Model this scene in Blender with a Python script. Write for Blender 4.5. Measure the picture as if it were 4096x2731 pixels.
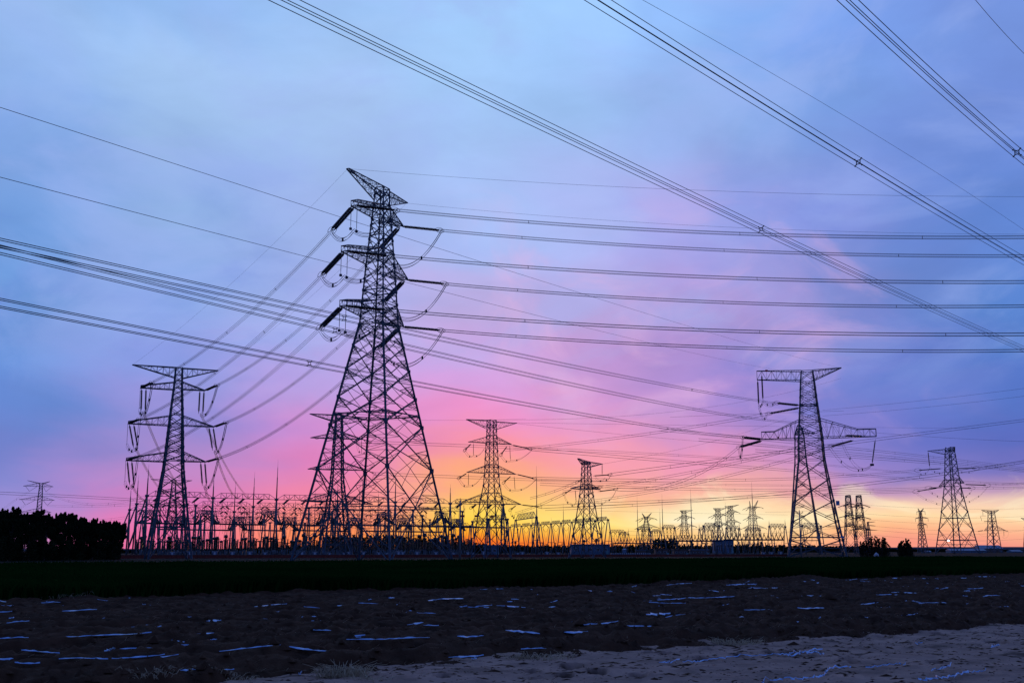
import bpy, math, random
import numpy as np
from mathutils import Vector, Matrix
random.seed(7); RNG = np.random.default_rng(11)
SC = bpy.context.scene; COL = SC.collection
for o in list(bpy.data.objects): bpy.data.objects.remove(o)

# ------------------------------------------------------------------ camera
F = 4324.0; CX, CY = 2048.0, 1365.5; CAMZ = 1.6
PITCH = math.atan((2194 - CY) / F); CP, SP = math.cos(PITCH), math.sin(PITCH)
cam = bpy.data.cameras.new('camera'); cam.sensor_width = 36; cam.lens = F / 4096 * 36
cam.clip_start = 0.1; cam.clip_end = 30000
co = bpy.data.objects.new('camera', cam); COL.objects.link(co)
co.location = (0, 0, CAMZ); co.rotation_euler = (math.pi / 2 + PITCH, 0, 0); SC.camera = co

def P(px, py, Y):                      # a point at world depth Y
    yc = (CY - py) / F; xc = (px - CX) / F; d = CP - yc * SP
    return Vector((xc / d * Y, Y, CAMZ + (SP + yc * CP) / d * Y))
def PZ(px, py, z):                     # a point at world height z
    yc = (CY - py) / F
    return P(px, py, (z - CAMZ) * (CP - yc * SP) / (SP + yc * CP))
def proj(v):
    d = v[1] * CP + (v[2] - CAMZ) * SP; u = -v[1] * SP + (v[2] - CAMZ) * CP
    return CX + F * v[0] / d, CY - F * u / d
def azel(px, py):
    p = P(px, py, 1.0); d = Vector((p.x, p.y, p.z - CAMZ)).normalized()
    return math.atan2(d.x, d.y), math.asin(d.z)

# ------------------------------------------------------------------ light and sky
SC.view_settings.view_transform = 'Standard'; SC.view_settings.look = 'None'
SC.view_settings.exposure = 0; SC.view_settings.gamma = 1
SUN_AZ, SUN_EL = math.radians(-1.6), math.radians(1.0)
W = bpy.data.worlds.new('World'); SC.world = W; W.use_nodes = True
NT = W.node_tree; NT.nodes.clear()
def lin(c): return tuple(((v / 255) / 12.92 if v / 255 <= .04045 else ((v / 255 + .055) / 1.055) ** 2.4) for v in c)
class NB:
    def __init__(s, nt): s.nt = nt
    def n(s, t, **k):
        x = s.nt.nodes.new(t)
        for a, b in k.items(): setattr(x, a, b)
        return x
    def l(s, a, b): s.nt.links.new(a, b)
    def put(s, sock, v):
        if hasattr(v, 'is_output'): s.l(v, sock)
        else: sock.default_value = v
    def math(s, op, a, b=0.0, c=0.0, clamp=False):
        x = s.n('ShaderNodeMath', operation=op, use_clamp=clamp)
        s.put(x.inputs[0], a); s.put(x.inputs[1], b); s.put(x.inputs[2], c); return x.outputs[0]
    def mr(s, v, a, b, c=0.0, d=1.0, kind='SMOOTHSTEP'):
        x = s.n('ShaderNodeMapRange', interpolation_type=kind, clamp=True)
        s.put(x.inputs[0], v); s.put(x.inputs[1], a); s.put(x.inputs[2], b); s.put(x.inputs[3], c); s.put(x.inputs[4], d); return x.outputs[0]
    def mix(s, f, a, b, mode='MIX'):
        x = s.n('ShaderNodeMix', data_type='RGBA', blend_type=mode)
        s.put(x.inputs[0], f); s.put(x.inputs[6], a); s.put(x.inputs[7], b); return x.outputs[2]
    def noise(s, vec, scale, detail=4, rough=.5, dist=0.0):
        x = s.n('ShaderNodeTexNoise'); x.inputs['Scale'].default_value = scale
        x.inputs['Detail'].default_value = detail; x.inputs['Roughness'].default_value = rough
        x.inputs['Distortion'].default_value = dist
        if vec is not None: s.l(vec, x.inputs['Vector'])
        return x.outputs['Fac'], x.outputs['Color']
    def ramp(s, fac, stops, mode='LINEAR'):
        x = s.n('ShaderNodeValToRGB'); r = x.color_ramp; r.interpolation = mode
        while len(r.elements) < len(stops): r.elements.new(.5)
        for e, (p, c) in zip(r.elements, stops): e.position = p; e.color = (*c[:3], 1)
        s.put(x.inputs[0], fac); return x.outputs[0]

SKY_COLS = {   # photo column -> (row, sRGB) up the sky at that bearing
 0: [(2190,(182,140,200)),(2080,(172,140,205)),(2000,(155,142,212)),(1900,(138,142,216)),(1800,(126,142,218)),(1600,(112,148,222)),(1400,(115,158,228)),(1000,(124,170,234)),(600,(138,182,240)),(250,(152,194,244)),(0,(160,200,246))],
 680: [(2190,(236,112,160)),(2080,(234,120,180)),(2000,(222,128,194)),(1900,(206,144,210)),(1800,(186,148,216)),(1650,(166,154,224)),(1450,(146,162,232)),(1150,(146,178,238)),(800,(156,196,242)),(300,(168,208,247)),(0,(152,198,247))],
 1300: [(2190,(255,128,60)),(2130,(255,146,88)),(2060,(255,142,132)),(1980,(248,136,170)),(1850,(236,136,198)),(1700,(222,150,218)),(1500,(190,162,226)),(1250,(172,178,234)),(900,(166,194,241)),(350,(168,206,246)),(0,(158,202,247))],
 1920: [(2190,(246,112,36)),(2150,(255,170,46)),(2100,(255,208,74)),(2050,(255,214,90)),(1990,(255,198,104)),(1900,(255,170,132)),(1790,(253,150,170)),(1680,(238,146,202)),(1500,(214,160,222)),(1250,(192,176,230)),(900,(166,194,243)),(400,(162,206,248)),(0,(160,208,250))],
 2330: [(2190,(248,134,56)),(2140,(255,194,84)),(2080,(255,226,130)),(2010,(255,204,136)),(1930,(255,176,150)),(1830,(255,162,176)),(1720,(240,158,200)),(1550,(210,160,222)),(1250,(196,172,228)),(900,(172,190,242)),(400,(158,202,248)),(0,(156,204,250))],
 2730: [(2190,(250,156,110)),(2140,(255,206,136)),(2085,(255,243,206)),(2035,(255,236,190)),(1975,(255,186,164)),(1860,(248,158,190)),(1720,(206,152,214)),(1500,(186,152,220)),(1250,(190,164,226)),(900,(170,178,238)),(400,(152,192,244)),(0,(146,194,248))],
 3100: [(2190,(250,152,122)),(2140,(255,200,138)),(2080,(255,236,186)),(2030,(255,214,170)),(1960,(246,172,176)),(1860,(214,152,204)),(1720,(170,142,214)),(1500,(150,144,220)),(1250,(178,162,226)),(900,(156,172,236)),(400,(140,184,243)),(0,(136,184,246))],
 3430: [(2190,(246,152,134)),(2130,(255,190,138)),(2070,(255,226,176)),(2020,(248,200,176)),(1960,(212,158,198)),(1860,(170,142,212)),(1720,(142,136,214)),(1550,(128,140,219)),(1250,(146,156,226)),(900,(142,164,232)),(400,(132,176,242)),(0,(128,174,243))],
 3760: [(2190,(246,152,132)),(2130,(254,184,140)),(2070,(255,216,164)),(2020,(252,210,178)),(1960,(206,160,196)),(1880,(140,132,206)),(1720,(118,128,212)),(1550,(114,138,218)),(1250,(122,154,226)),(900,(122,158,230)),(400,(130,168,239)),(0,(128,170,240))],
 4096: [(2190,(244,148,134)),(2130,(252,178,142)),(2070,(255,214,166)),(2000,(252,214,188)),(1930,(190,152,194)),(1850,(128,126,205)),(1720,(108,126,210)),(1550,(100,134,214)),(1250,(104,150,224)),(900,(112,156,229)),(400,(126,162,235)),(0,(128,166,236))]}
b = NB(NT)
tc = b.n('ShaderNodeTexCoord'); dirv = tc.outputs['Generated']
sep = b.n('ShaderNodeSeparateXYZ'); b.l(dirv, sep.inputs[0])
def stretch(sx, sy, sz, rot=0.0):
    m = b.n('ShaderNodeMapping'); m.inputs['Scale'].default_value = (sx, sy, sz); m.inputs['Rotation'].default_value = (0, rot, 0)
    b.l(dirv, m.inputs['Vector']); return m.outputs[0]
wf, wc = b.noise(stretch(1, 1, 2.2, .25), 5.5, 5, .55, .6)
ws = b.n('ShaderNodeSeparateColor'); b.l(wc, ws.inputs[0])
zz = b.math('ADD', sep.outputs[2], b.math('MULTIPLY', b.math('SUBTRACT', ws.outputs[0], .5), b.mr(sep.outputs[2], 0.0, .2, .035, .10)))
el = b.math('ARCSINE', b.math('MAXIMUM', zz, 0.0, clamp=True))
az = b.math('ARCTAN2', sep.outputs[0], sep.outputs[1])
azw = b.math('ADD', az, b.math('MULTIPLY', b.math('SUBTRACT', ws.outputs[1], .5), .16))
ELM = math.radians(90)
res = None; prev = None
for px in sorted(SKY_COLS):
    st = []
    for py, c in SKY_COLS[px]:
        eg = min(1, abs(px - 2100) / 1900); bm = float(np.interp(py, (0, 500, 1000, 1750, 1950, 2050), (.55, .6, .9, 1, .55, 0))); k = 1 - (.045 + (.27 if px > 2100 else .15) * eg) * bm
        st.append((max(azel(px, py)[1], 0) / ELM, tuple(v * q for v, q in zip(lin(c), (k * (1 - .05 * eg * bm) * (1.03 if py < 950 else 1), k * (.955 if py < 950 else 1), k + .3 * (1 - k))))))
    top = st[-1][1]
    st += [(math.radians(36) / ELM, tuple(v * k for v, k in zip(top, (.80, .84, .90)))), (math.radians(52) / ELM, lin((66, 104, 186))), (1.0, lin((52, 88, 170)))]
    r = b.ramp(b.math('DIVIDE', el, ELM), st, 'EASE')
    a = azel(px, 1700)[0]
    res = r if res is None else b.mix(b.mr(azw, prev, a), res, r)
    prev = a
# the far side of the sky, away from the sunset, is plain dusk blue
east = b.ramp(b.math('DIVIDE', el, ELM), [(0, lin((84, 92, 150))), (.12, lin((78, 104, 178))), (.4, lin((62, 98, 182))), (1, lin((52, 88, 170)))])
res = b.mix(b.mr(b.math('ABSOLUTE', az), math.radians(32), math.radians(85)), res, east)
# soft cloud structure: broad pale and dark sheets, pink drifts over the middle of the sky
n1, _ = b.noise(stretch(1, 1, 2.6, .45), 3.2, 7, .52, .35)
n2, _ = b.noise(stretch(1, 1, 2.0, -.5), 9.0, 7, .55, .5)
lum = b.math('ADD', b.mr(n1, .3, .7, -.08, .12, 'LINEAR'), b.mr(n2, .3, .7, -.05, .05, 'LINEAR'))
lum = b.math('ADD', 1.0, b.math('MULTIPLY', lum, b.mr(sep.outputs[2], .02, .14, .45, 1.0)))
vm = b.n('ShaderNodeVectorMath', operation='SCALE'); b.l(res, vm.inputs[0]); b.l(lum, vm.inputs['Scale'])
n3, _ = b.noise(stretch(1, 1, 1.7, .6), 7.0, 6, .55, .8)
pk = b.math('MULTIPLY', b.mr(n3, .50, .70), b.math('MULTIPLY', b.mr(sep.outputs[2], .05, .12), b.mr(sep.outputs[2], .36, .22)))
pk = b.math('MULTIPLY', pk, b.mr(b.math('ABSOLUTE', b.math('SUBTRACT', az, .14)), .30, .10))
n5, _ = b.noise(stretch(1, 1, 1.9, .9), 4.6, 6, .55, .7)
lav = b.math('MULTIPLY', b.mr(n5, .46, .66), b.mr(sep.outputs[2], .10, .22))
base_ = b.mix(b.math('MULTIPLY', lav, .45), vm.outputs[0], (*lin((160, 182, 243)), 1))
n6, _ = b.noise(stretch(1, 1, 2.4, -.3), 6.2, 6, .55, .6)
deep = b.math('MULTIPLY', b.math('MULTIPLY', b.mr(n6, .46, .70), b.mr(sep.outputs[2], .42, .24)), b.math('MULTIPLY', b.mr(sep.outputs[2], .07, .12), b.mr(b.math('ABSOLUTE', az), .10, .28)))
base_ = b.mix(b.math('MULTIPLY', deep, .30), base_, (*lin((92, 120, 212)), 1))
skyc = b.mix(b.math('MULTIPLY', pk, .50), base_, (*lin((228, 182, 226)), 1))
# torn bright edge of the cloud deck low over the sunset
n4, _ = b.noise(stretch(1, 1, 2.6, -.35), 12.0, 7, .62, .8)
brk = b.math('MULTIPLY', b.mr(n4, .50, .66), b.math('MULTIPLY', b.mr(sep.outputs[2], .008, .022), b.mr(sep.outputs[2], .074, .045)))
brk = b.math('MULTIPLY', brk, b.mr(az, .02, .14))
skyc = b.mix(b.math('MULTIPLY', brk, .5), skyc, (*lin((255, 240, 200)), 1))
bg = b.n('ShaderNodeBackground'); b.l(skyc, bg.inputs[0]); bg.inputs[1].default_value = 1.0
nis = b.n('ShaderNodeTexSky'); nis.sky_type = 'NISHITA'; nis.sun_disc = False
nis.sun_elevation = SUN_EL; nis.sun_rotation = SUN_AZ
bg2 = b.n('ShaderNodeBackground'); b.l(nis.outputs[0], bg2.inputs[0]); bg2.inputs[1].default_value = 0.0015
ad = b.n('ShaderNodeAddShader'); b.l(bg.outputs[0], ad.inputs[0]); b.l(bg2.outputs[0], ad.inputs[1])
wo = b.n('ShaderNodeOutputWorld'); b.l(ad.outputs[0], wo.inputs[0])
sl = bpy.data.lights.new('sun', 'SUN'); sl.energy = 0.3; sl.angle = math.radians(4); sl.color = (1, .55, .22)
so = bpy.data.objects.new('sun', sl); COL.objects.link(so)
sd = Vector((math.sin(SUN_AZ) * math.cos(SUN_EL), math.cos(SUN_AZ) * math.cos(SUN_EL), math.sin(SUN_EL)))
so.rotation_euler = (-sd).to_track_quat('-Z', 'Y').to_euler(); so.location = (0, 0, 60)

# ------------------------------------------------------------------ materials
def mat(name, col, rough=.7, metal=0.0, var=.25, scale=3.0, spec=.3, col2=None, bump=0.0, bscale=None, coat=0.0, stretchv=None):
    m = bpy.data.materials.new(name); m.use_nodes = True; nt = m.node_tree; q = NB(nt)
    p = nt.nodes['Principled BSDF']; t = q.n('ShaderNodeTexCoord'); v = t.outputs['Object']
    if stretchv:
        mp = q.n('ShaderNodeMapping'); mp.inputs['Scale'].default_value = stretchv; q.l(v, mp.inputs[0]); v = mp.outputs[0]
    f, _ = q.noise(v, scale, 5, .6)
    a = tuple(c * (1 - var) for c in col); c2 = col2 or tuple(min(1, c * (1 + var)) for c in col)
    q.l(q.ramp(f, [(.32, a), (.68, c2)]), p.inputs['Base Color'])
    p.inputs['Roughness'].default_value = rough; p.inputs['Metallic'].default_value = metal
    p.inputs['Specular IOR Level'].default_value = spec; p.inputs['Coat Weight'].default_value = coat
    if bump:
        bn = q.n('ShaderNodeBump'); bn.inputs['Strength'].default_value = bump; bn.inputs['Distance'].default_value = .05
        f2, _ = q.noise(v, bscale or scale * 6, 6, .65); q.l(f2, bn.inputs['Height']); q.l(bn.outputs[0], p.inputs['Normal'])
    return m
M = dict(
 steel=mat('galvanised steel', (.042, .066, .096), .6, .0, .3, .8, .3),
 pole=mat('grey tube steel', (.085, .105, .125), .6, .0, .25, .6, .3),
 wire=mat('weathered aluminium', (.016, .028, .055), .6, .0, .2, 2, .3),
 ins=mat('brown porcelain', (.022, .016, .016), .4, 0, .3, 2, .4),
 cap=mat('grey fittings', (.20, .22, .25), .6, 0, .2, 2),
 conc=mat('concrete pole', (.20, .20, .20), .85, 0, .2, 1.5, .2),
 red=mat('red plate', (.45, .03, .03), .5, 0, .1), blue=mat('blue plate', (.10, .22, .42), .5, 0, .1),
 brick=mat('red brick', (.16, .035, .028), .9, 0, .3, 1.5, .1),
 cope=mat('wall coping', (.12, .09, .09), .9, 0, .2, 1.5, .1),
 ground=mat('dark earth', (.006, .007, .005), .95, 0, .35, .15, .05),
 yard=mat('yard gravel', (.035, .04, .045), .95, 0, .3, .3, .05),
 soil=mat('ploughed soil', (.056, .027, .0145), .95, 0, .45, 2.2, .08, bump=.6, bscale=26),
 sand=mat('dry sand', (.32, .205, .15), .95, 0, .34, 1.3, .08, bump=.5, bscale=16),
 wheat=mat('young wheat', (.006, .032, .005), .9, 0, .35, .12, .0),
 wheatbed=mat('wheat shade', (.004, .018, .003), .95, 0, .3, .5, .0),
 leaf=mat('dark foliage', (.016, .024, .010), .8, 0, .4, .8, .05),
 leaf2=mat('bush foliage', (.022, .026, .014), .8, 0, .4, .8, .05),
 bark=mat('bark', (.06, .05, .045), .9, 0, .3, 2, .1),
 film=mat('mulch film', (.26, .44, .70), .30, 0, .15, 6, .5, bump=.4, bscale=30),
 straw=mat('dry straw', (.40, .32, .20), .8, 0, .3, 5, .2),
 bwall=mat('pale blue panel', (.075, .125, .20), .7, 0, .15, .4), bdark=mat('brown render', (.10, .075, .07), .85, 0, .2, .4),
 roof=mat('metal roof', (.12, .18, .27), .5, 0, .15, .5), glass=mat('dark glass', (.03, .04, .06), .15, 0, .1, 1, .5),
 white=mat('white enamel', (.40, .45, .50), .5, 0, .08, 1), hill=mat('far slope', (.05, .05, .07), .95, 0, .3, .004, .02),
 kelp=mat('green tin', (.10, .26, .30), .5, 0, .15, .5))

# ------------------------------------------------------------------ mesh helpers
class MB:
    def __init__(s): s.v = []; s.f = []
    def bar(s, a, b_, w, h=None, n=4):
        a = Vector(a); b_ = Vector(b_); d = b_ - a
        if d.length < 1e-6: return s
        d.normalize(); up = Vector((0, 0, 1)) if abs(d.z) < .95 else Vector((0, 1, 0))
        x = d.cross(up).normalized(); y = d.cross(x); h = h or w; i = len(s.v)
        for p in (a, b_):
            for sx, sy in ((-1, -1), (1, -1), (1, 1), (-1, 1)): s.v.append(tuple(p + x * (sx * w / 2) + y * (sy * h / 2)))
        for k in range(4): s.f.append((i + k, i + (k + 1) % 4, i + 4 + (k + 1) % 4, i + 4 + k))
        s.f += [(i + 3, i + 2, i + 1, i), (i + 4, i + 5, i + 6, i + 7)]
        return s
    def tube(s, pts, r, n=6, cap=True):
        pts = [Vector(p) for p in pts]; N = len(pts); i = len(s.v)
        rs = r if isinstance(r, (list, tuple)) else [r] * N
        x = None
        for k, p in enumerate(pts):
            d = (pts[min(k + 1, N - 1)] - pts[max(k - 1, 0)])
            if d.length < 1e-9: d = Vector((0, 0, 1))
            d.normalize()
            if x is None:
                up = Vector((0, 0, 1)) if abs(d.z) < .9 else Vector((1, 0, 0)); x = d.cross(up).normalized()
            else:
                x = (x - d * x.dot(d))
                x = x.normalized() if x.length > 1e-6 else d.orthogonal().normalized()
            y = d.cross(x)
            for j in range(n):
                t = 2 * math.pi * j / n; s.v.append(tuple(p + (x * math.cos(t) + y * math.sin(t)) * rs[k]))
        for k in range(N - 1):
            for j in range(n):
                a = i + k * n + j; c = i + k * n + (j + 1) % n; s.f.append((a, c, c + n, a + n))
        if cap:
            s.f.append(tuple(i + j for j in reversed(range(n)))); s.f.append(tuple(i + (N - 1) * n + j for j in range(n)))
        return s
    def box(s, c, size, rz=0.0):
        c = Vector(c); sx, sy, sz = (k / 2 for k in size); ca, sa = math.cos(rz), math.sin(rz); i = len(s.v)
        for z in (-sz, sz):
            for x, y in ((-sx, -sy), (sx, -sy), (sx, sy), (-sx, sy)): s.v.append((c.x + x * ca - y * sa, c.y + x * sa + y * ca, c.z + z))
        s.f += [(i, i + 3, i + 2, i + 1), (i + 4, i + 5, i + 6, i + 7)] + [(i + k, i + (k + 1) % 4, i + 4 + (k + 1) % 4, i + 4 + k) for k in range(4)]
        return s
    def poly(s, pts):
        i = len(s.v); s.v += [tuple(p) for p in pts]; s.f.append(tuple(range(i, i + len(pts)))); return s
    def string(s, a, b_, r, discs=0):          # insulator: ribbed when discs > 0
        a = Vector(a); b_ = Vector(b_)
        if not discs: return s.tube([a, a.lerp(b_, .04), a.lerp(b_, .05), a.lerp(b_, .95), a.lerp(b_, .96), b_], [r * .3, r * .3, r, r, r * .3, r * .3], 6)
        pts, rs = [a], [r * .3]
        for k in range(discs):
            t0 = .06 + .88 * k / discs; dt = .88 / discs
            pts += [a.lerp(b_, t0), a.lerp(b_, t0 + dt * .45), a.lerp(b_, t0 + dt * .55)]; rs += [r * .45, r, r * .5]
        pts.append(b_); rs.append(r * .3); return s.tube(pts, rs, 7)
    def build(s, name, m, parent=None, smooth=False, origin=None):
        me = bpy.data.meshes.new(name); org = Vector(origin) if origin is not None else (parent_org(parent) if parent else Vector((0, 0, 0)))
        vs = np.array(s.v, dtype=np.float64).reshape(-1, 3) - np.array(org)
        me.from_pydata(vs.tolist(), [], s.f); me.update()
        if smooth: me.polygons.foreach_set('use_smooth', [True] * len(me.polygons))
        me.materials.append(M[m] if isinstance(m, str) else m)
        o = bpy.data.objects.new(name, me); COL.objects.link(o)
        if parent: o.parent = parent
        else: o.location = org
        return o
def parent_org(p):
    v = Vector((0, 0, 0))
    while p is not None: v += p.location; p = p.parent
    return v
def tag(o, label=None, cat=None, group=None, kind=None):
    if label: o['label'] = label
    if cat: o['category'] = cat
    if group: o['group'] = group
    if kind: o['kind'] = kind
    return o
def thing(name, label, cat, loc, group=None):
    o = bpy.data.objects.new(name, None); COL.objects.link(o); o.location = loc; o.empty_display_size = .2
    return tag(o, label, cat, group)
def copy_tree(o, parent=None):
    c = o.copy(); COL.objects.link(c); c.parent = parent
    for ch in o.children: copy_tree(ch, c)
    return c
def raw_mesh(name, v, f, m, loops):
    me = bpy.data.meshes.new(name); v = np.asarray(v, np.float32).reshape(-1, 3); f = np.asarray(f, np.int32).reshape(-1, loops)
    me.vertices.add(len(v)); me.vertices.foreach_set('co', v.ravel())
    me.loops.add(f.size); me.loops.foreach_set('vertex_index', f.ravel())
    me.polygons.add(len(f)); me.polygons.foreach_set('loop_start', np.arange(0, f.size, loops, dtype=np.int32))
    me.update(calc_edges=True); me.materials.append(M[m])
    o = bpy.data.objects.new(name, me); COL.objects.link(o); return o
def vnoise(x, y, seed=0):                # 2-D value noise, numpy
    xi = np.floor(x).astype(np.int64); yi = np.floor(y).astype(np.int64); xf = x - xi; yf = y - yi
    def h(a, c):
        n = (a * 374761393 + c * 668265263 + seed * 1442695041) & 0x7fffffff
        n = ((n ^ (n >> 13)) * 1274126177) & 0x7fffffff; return ((n ^ (n >> 16)) & 0xffff) / 65535.0
    u = xf * xf * (3 - 2 * xf); w = yf * yf * (3 - 2 * yf)
    return (h(xi, yi) * (1 - u) + h(xi + 1, yi) * u) * (1 - w) + (h(xi, yi + 1) * (1 - u) + h(xi + 1, yi + 1) * u) * w - .5
def sst(x, a, c):
    t = np.clip((x - a) / (c - a), 0, 1); return t * t * (3 - 2 * t)

# ------------------------------------------------------------------ ground
DV = np.array((.815, .579)); NV = np.array((-.579, .815))     # along and across the plough rows
def gz(x, y):
    n = x * NV[0] + y * NV[1]
    return float(-.9 * sst(n, 97, 118) - .3 * sst(y, 250, 320))
def ground_mesh():
    ys = np.concatenate([np.linspace(2, 90, 45), np.linspace(94, 340, 84), np.geomspace(350, 16000, 40)]); us = np.linspace(-1, 1, 81)
    X = us[None, :] * (ys[:, None] * .9 + 60); Y = np.repeat(ys[:, None], 81, 1); n = X * NV[0] + Y * NV[1]
    Z = -.9 * sst(n, 97, 118) - .3 * sst(Y, 250, 320) - .35 * (1 - sst(n, 34.5, 36.5))
    i = np.arange(len(ys) * 81).reshape(len(ys), 81)
    f = np.stack([i[:-1, :-1], i[:-1, 1:], i[1:, 1:], i[1:, :-1]], -1)
    o = raw_mesh('ground', np.stack([X, Y, Z], -1), f, 'ground', 4); tag(o, kind='structure')
ground_mesh()
def soil_h(s, n):
    r = n + .25 * vnoise(s * .35, n * .35, 3)
    z = .05 * np.sin(r * 2 * math.pi / .95) + .05 * vnoise(s * .3, n * .6, 1) + .08 * vnoise(s * .5, n * 2.4, 2) + .12 * vnoise(s * 1.8, n * 5.2, 5) + .10 * vnoise(s * 9, n * 10, 6) + .12
    edge = n - 13.3 - 1.0 * vnoise(s * .5, n * .2, 9) - .5 * vnoise(s * 2.2, n * 2, 10)
    z = z - .32 * (1 - sst(edge, -.5, .9))
    berm = np.exp(-((n - 34.2) / .55) ** 2) * np.clip(.12 + .55 * vnoise(s * .22, n * 0, 21) + .25 * vnoise(s * .9, n * .3, 22), 0, 1)
    return z + .6 * berm
DENTS = [(1300 + a / 1.68, 2250 + c / 1.68, w / 1.68) for a, c, w in ((1650, 690, 95), (1385, 720, 70), (1610, 742, 85), (1830, 722, 95), (790, 765, 80), (1425, 762, 70), (1560, 610, 60), (2100, 745, 100), (2290, 610, 60), (2180, 605, 50))] + \
        [(2696 + a / 1.68, 2250 + c / 1.68, w / 1.68) for a, c, w in ((645, 556, 85), (440, 628, 50), (210, 642, 110), (1485, 545, 65), (1245, 570, 60), (780, 602, 70), (1010, 517, 75), (650, 602, 55), (1410, 483, 65), (1180, 665, 60), (1790, 508, 100), (1780, 468, 55), (2160, 540, 80), (1780, 680, 70), (230, 585, 60), (2190, 475, 40))]
DW = [(PZ(a, c, 0), w * .62) for a, c, w in DENTS]
def sand_h(s, n):
    z = .05 * vnoise(s * .5, n * .8, 31) + .05 * vnoise(s * 1.7, n * 2.4, 32) + .022 * vnoise(s * 6, n * 6, 33) + .02 * vnoise(s * 14, n * 14, 34) - .02
    z = z + .05 * np.clip(vnoise(s * 3.1, n * 3.6, 35) - .12, 0, 1)
    x = s * DV[0] + n * NV[0]; y = s * DV[1] + n * NV[1]
    for p, w in DW:
        r = w / F * p.y; d = np.sqrt(((x - p.x) / r) ** 2 + ((y - p.y) / (r * 1.15 + .12)) ** 2)
        z = z - .26 * np.exp(-(d ** 4)) + .035 * np.exp(-((d - 1.3) / .3) ** 2)
    return z
def strip_mesh(name, s0, s1, ds, n0, n1, dn, hf, m):
    s = np.arange(s0, s1, ds); n = np.arange(n0, n1, dn); S, N = np.meshgrid(s, n)
    x = S * DV[0] + N * NV[0]; y = S * DV[1] + N * NV[1]; keep = (y > 3) & (np.abs(x) < y * .62 + 3)
    z = hf(S, N); i = np.arange(S.size).reshape(S.shape)
    f = np.stack([i[:-1, :-1], i[:-1, 1:], i[1:, 1:], i[1:, :-1]], -1); k = keep[:-1, :-1] & keep[1:, 1:]
    f = f[k]; used = np.unique(f); mp = np.zeros(S.size, np.int64); mp[used] = np.arange(len(used))
    v = np.stack([x, y, z], -1).reshape(-1, 3)[used]
    o = raw_mesh(name, v, mp[f], m, 4); o.data.polygons.foreach_set('use_smooth', [True] * len(o.data.polygons))
    return tag(o, kind='structure')
strip_mesh('ploughed_field', -12, 75, .085, 11.5, 35.6, .07, soil_h, 'soil')
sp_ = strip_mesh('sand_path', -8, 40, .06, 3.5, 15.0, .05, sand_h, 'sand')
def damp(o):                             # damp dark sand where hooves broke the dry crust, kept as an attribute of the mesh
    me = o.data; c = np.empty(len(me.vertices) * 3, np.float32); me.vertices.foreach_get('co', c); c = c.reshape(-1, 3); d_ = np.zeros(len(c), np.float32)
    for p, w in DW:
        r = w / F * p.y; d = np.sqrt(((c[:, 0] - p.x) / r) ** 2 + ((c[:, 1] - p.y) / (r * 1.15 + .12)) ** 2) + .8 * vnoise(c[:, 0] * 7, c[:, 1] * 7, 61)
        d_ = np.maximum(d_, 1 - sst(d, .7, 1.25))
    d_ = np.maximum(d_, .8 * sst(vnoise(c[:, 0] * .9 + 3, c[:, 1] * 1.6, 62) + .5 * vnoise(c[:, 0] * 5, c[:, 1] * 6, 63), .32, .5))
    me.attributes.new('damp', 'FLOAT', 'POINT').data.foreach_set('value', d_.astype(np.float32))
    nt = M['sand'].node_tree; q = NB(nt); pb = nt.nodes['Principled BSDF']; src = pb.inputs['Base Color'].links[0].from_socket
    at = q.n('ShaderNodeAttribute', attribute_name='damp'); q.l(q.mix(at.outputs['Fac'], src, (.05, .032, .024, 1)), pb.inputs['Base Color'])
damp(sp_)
def on_ground(p):                        # height of the near ground under a point
    s = np.array([p[0] * DV[0] + p[1] * DV[1]]); n = np.array([p[0] * NV[0] + p[1] * NV[1]])
    return max(float(soil_h(s, n)[0]) if n[0] > 11.5 else -1, float(sand_h(s, n)[0]) if n[0] < 15 else -1)
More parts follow.
